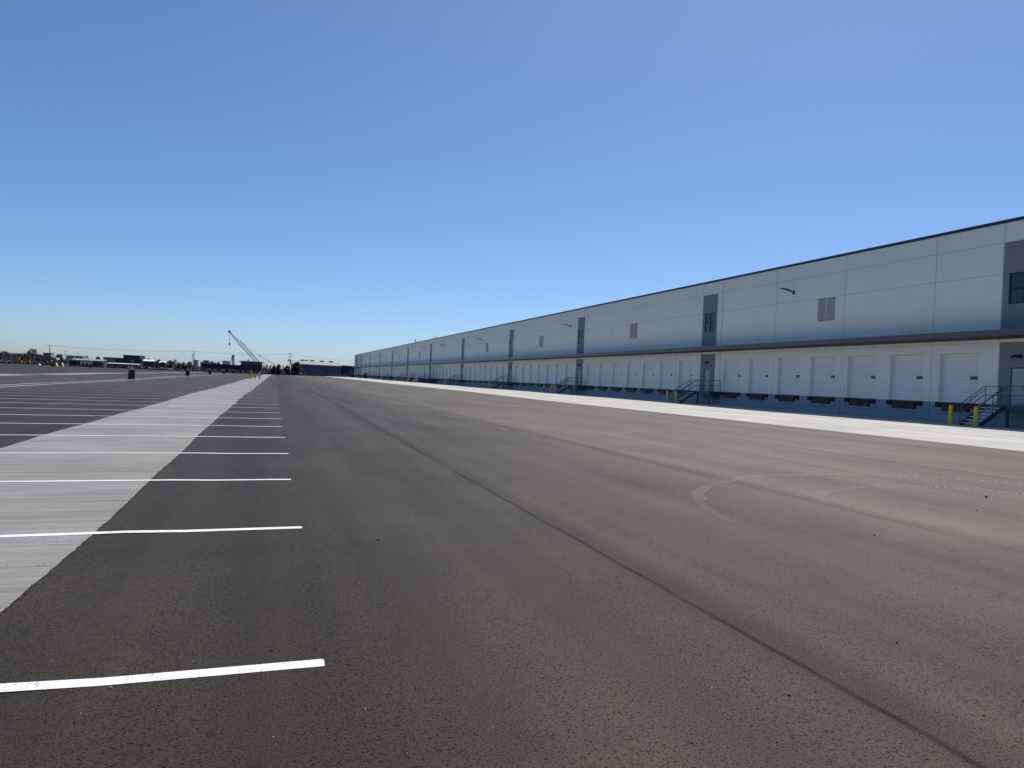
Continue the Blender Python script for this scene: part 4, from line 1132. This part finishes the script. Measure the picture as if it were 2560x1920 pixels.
# trees between the lookout building and the blue warehouse
palm(666, 909.5, 376, 'palm just right of the lookout building', 3)
palm(675, 911, 379, 'smaller palm left of the round dark evergreen', 5)
bare(660.5, 912, 382, 10, 'thin bare tree behind the palms', 21, depth=4, r0_=.12)
tree(697, 911.0, 374, 27, 'round dark evergreen below the crane pendant end', seed=1, base_frac=-.08, n=2400)
bare(707.5, 911.5, 384, 10, 'pale bare tree between two dark evergreens', 24, depth=4, r0_=.13)
tree(718, 914.2, 373, 23, 'dark evergreen just left of the pole with transformers', seed=2, base_frac=-.08, n=2000)
tree(745, 904.5, 374, 27, 'large dark evergreen covering the left gable of the blue warehouse', seed=3, base_frac=-.08, n=3400)
tree(684.5, 914.5, 380, 18, 'small dark tree under the crane pendant', seed=4, base_frac=-.08, n=1400)
tree(733, 915.5, 378, 9, 'narrow evergreen right of the pole with transformers', seed=12, base_frac=.05, n=500)
# shrubs along the far edge
SH = [(611, 926, 20, 'twig', 'grey twiggy shrub in front of the lookout building, left'), (625, 922.5, 17, 'twig', 'tall grey twiggy shrub at the middle of the lookout building'), (641, 928, 18, 'leaf', 'low dark shrub at the right corner of the lookout building'),
      (590, 929.5, 24, 'leaf', 'low dark hedge clump below the lookout roof edge'), (560, 928.5, 24, 'leaf', 'low dark hedge clump in front of the navy building, right'), (535, 927.5, 22, 'leaf', 'low dark hedge clump in front of the navy building, left'),
      (512, 923.5, 16, 'twig', 'grey twiggy shrub at the left end of the navy building'), (660, 929, 16, 'leaf', 'low dark shrub under the palm'), (708, 927, 18, 'twig', 'brown twiggy shrub between the dark evergreens'),
      (758, 931, 14, 'leaf2', 'olive shrub at the foot of the large evergreen'), (775, 932.5, 15, 'leaf', 'dark low shrub at the left half of the blue wall'), (788, 931.5, 14, 'leaf', 'round dark shrub in front of the blue wall'),
      (806, 929.5, 20, 'twig', 'grey twiggy bush at the middle of the blue wall'), (820, 931, 13, 'leaf2', 'olive bush right of the grey twiggy bush'), (836, 935.5, 15, 'leaf2', 'low olive shrub below the right end of the blue wall'),
      (850, 934.5, 14, 'twig', 'low brown shrub at the corner of the blue annex'), (862, 931.2, 15, 'twig', 'rounded tan shrub in front of the blue annex'), (874, 937, 12, 'leaf2', 'low olive shrub near the white warehouse corner'), (882.5, 929.5, 7, 'twig', 'tall thin brown shrub against the white warehouse corner'),
      (495, 922, 20, 'twig', 'brown twiggy shrub right of the leaning utility pole'), (470, 920, 18, 'leaf', 'dark shrub left of the leaning utility pole'), (445, 919, 22, 'twig', 'brown twiggy shrub below the bare tree'),
      (352, 914.5, 22, 'leaf', 'dark shrub right of the nearest footing'), (330, 914, 16, 'leaf2', 'olive shrub behind the nearest footing'), (299, 912.5, 22, 'leaf', 'dark shrub left of the nearest footing'), (279, 911, 18, 'leaf2', 'olive shrub right of the yellow steel frame')]
for i, (u, v, wp, mt, lab) in enumerate(SH): shrub(u, v, 366 + (i % 5), wp, lab, mt, i, n=520)
# trees on the left
bare(87.5, 869.5, 620, 23, 'tall spreading bare tree above the brown woods', 8, depth=6, r0_=.3)
bare(439, 896.5, 430, 13, 'small bare tree with upright branches right of the brown bare trees', 10, depth=5, r0_=.2)
TL = [(424, 902, 560, 20, 'twig', 'brown bare tree behind the white roofed sheds'), (411, 905.5, 500, 16, 'twig', 'smaller brown bare tree right of the short pole'), (392.5, 903.5, 430, 8, 'leaf', 'narrow dark conifer beside the short pole'),
      (458, 905, 520, 18, 'leaf', 'dark rounded tree right of the small bare tree'), (472, 904, 600, 16, 'farleaf', 'grey green tree left of the lamp post'), (449, 911, 450, 14, 'leaf2', 'low olive tree below the small bare tree'), (466, 910.5, 455, 12, 'leaf', 'low dark tree left of the lamp post'),
      (152, 885, 800, 22, 'farleaf', 'rounded grey green tree left of the depot pole'), (217.5, 889, 900, 12, 'farleaf', 'small round far tree above the depot roof'), (246, 891.2, 950, 16, 'farleaf', 'flat grey far tree left of the dark stepped building'),
      (371, 894.8, 950, 12, 'farleaf', 'far rounded tree above the white roofed shed'), (398, 898, 950, 18, 'farleaf', 'far grey tree line clump above the small white shed'), (427, 900, 900, 14, 'farleaf', 'far dark tree top behind the brown bare trees'), (546, 903.4, 950, 10, 'farleaf', 'far round tree left of the pale blue tank'), (531, 902.2, 950, 12, 'farleaf', 'far tree right of the tan brown block'),
      (141, 891, 700, 12, 'leaf', 'dark tree top right of the apartment tower'), (73, 882, 800, 16, 'farleaf', 'far grey green tree left of the tall bare tree')]
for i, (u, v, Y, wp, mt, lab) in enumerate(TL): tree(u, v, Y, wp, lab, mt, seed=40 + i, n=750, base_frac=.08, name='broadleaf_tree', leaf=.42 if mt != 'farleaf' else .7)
# bare brown woods along the left, reads as one mass
b = MB(); rg = random.Random(5)
prof_ = [(-30, 880), (0, 882), (15, 880), (22, 885), (45, 886), (70, 887), (90, 887), (110, 890), (125, 894), (140, 901), (165, 907)]
def ptop(u):
    for (a, va), (c_, vc) in zip(prof_, prof_[1:]):
        if a <= u <= c_: return va + (vc - va) * (u - a) / (c_ - a)
    return 905
for i in range(9000):
    u = rg.uniform(-28, 160); Y = rg.uniform(480, 600); top = at(u, ptop(u) + rg.uniform(-1.5, 3), Y).z - GB
    x = at(u, 900, Y).x; z = GB + top * (rg.random() ** .7)
    a = Vector((rg.gauss(0, .35), rg.gauss(0, .35), 1)).normalized(); c_ = a.orthogonal().normalized(); l = rg.uniform(.4, 1.3); q = Vector((x, Y, z))
    b.quad(q - a * l - c_ * .10, q - a * l + c_ * .10, q + a * l + c_ * .06, q + a * l - c_ * .06)
for i in range(5200):
    u = rg.uniform(-28, 160); Y = rg.uniform(480, 600); top = at(u, ptop(u) + 2, Y).z - GB
    q = Vector((at(u, 900, Y).x, Y, GB + top * rg.random() * .95)); a = Vector((rg.gauss(0, 1), rg.gauss(0, 1), rg.gauss(0, 1))).normalized() * .6; c_ = a.orthogonal() * .7
    b.quad(q - a, q - c_, q + a, q + c_, 1)
tag(b.build('bare_woods', [M['twig'], M['leaf2']]), 'brown grey bare woods massed along the far left horizon', 'woods', kind='stuff')
# far horizon of low trees, and dark grass bank along the yard's end
b = MB()
for i in range(16000):
    u = rg.uniform(-60, 930); Y = rg.uniform(950, 1300)
    hv = 896 + .047 * u; top = at(u, hv - 5 - 3.2 * math.sin(u * .11) * math.sin(u * .037 + 1) - 2 * math.sin(u * .31), Y).z - GB
    q = Vector((at(u, 900, Y).x, Y, GB + top * rg.random())); a = Vector((rg.gauss(0, 1), rg.gauss(0, .5), rg.gauss(0, 1))).normalized() * 1.6; c_ = a.orthogonal().normalized() * 1.0
    b.quad(q - a, q - c_, q + a, q + c_)
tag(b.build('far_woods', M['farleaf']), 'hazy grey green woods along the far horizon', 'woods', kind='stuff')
b = MB()
for i in range(15000):
    x = rg.uniform(-150, 48); y = rg.uniform(LOT_END + .2, LOT_END + 16); q = Vector((x, y, GB + rg.uniform(0, .55) + .35 * math.sin(x * .21) ** 2))
    a = Vector((rg.gauss(0, .4), rg.gauss(0, .4), 1)).normalized() * rg.uniform(.3, .75); c_ = a.orthogonal().normalized() * .14
    b.quad(q - a - c_, q - a + c_, q + a + c_ * .5, q + a - c_ * .5)
tag(b.build('verge_grass', M['leaf']), 'dark rough grass and weeds along the far end of the yard', 'grass', kind='stuff')
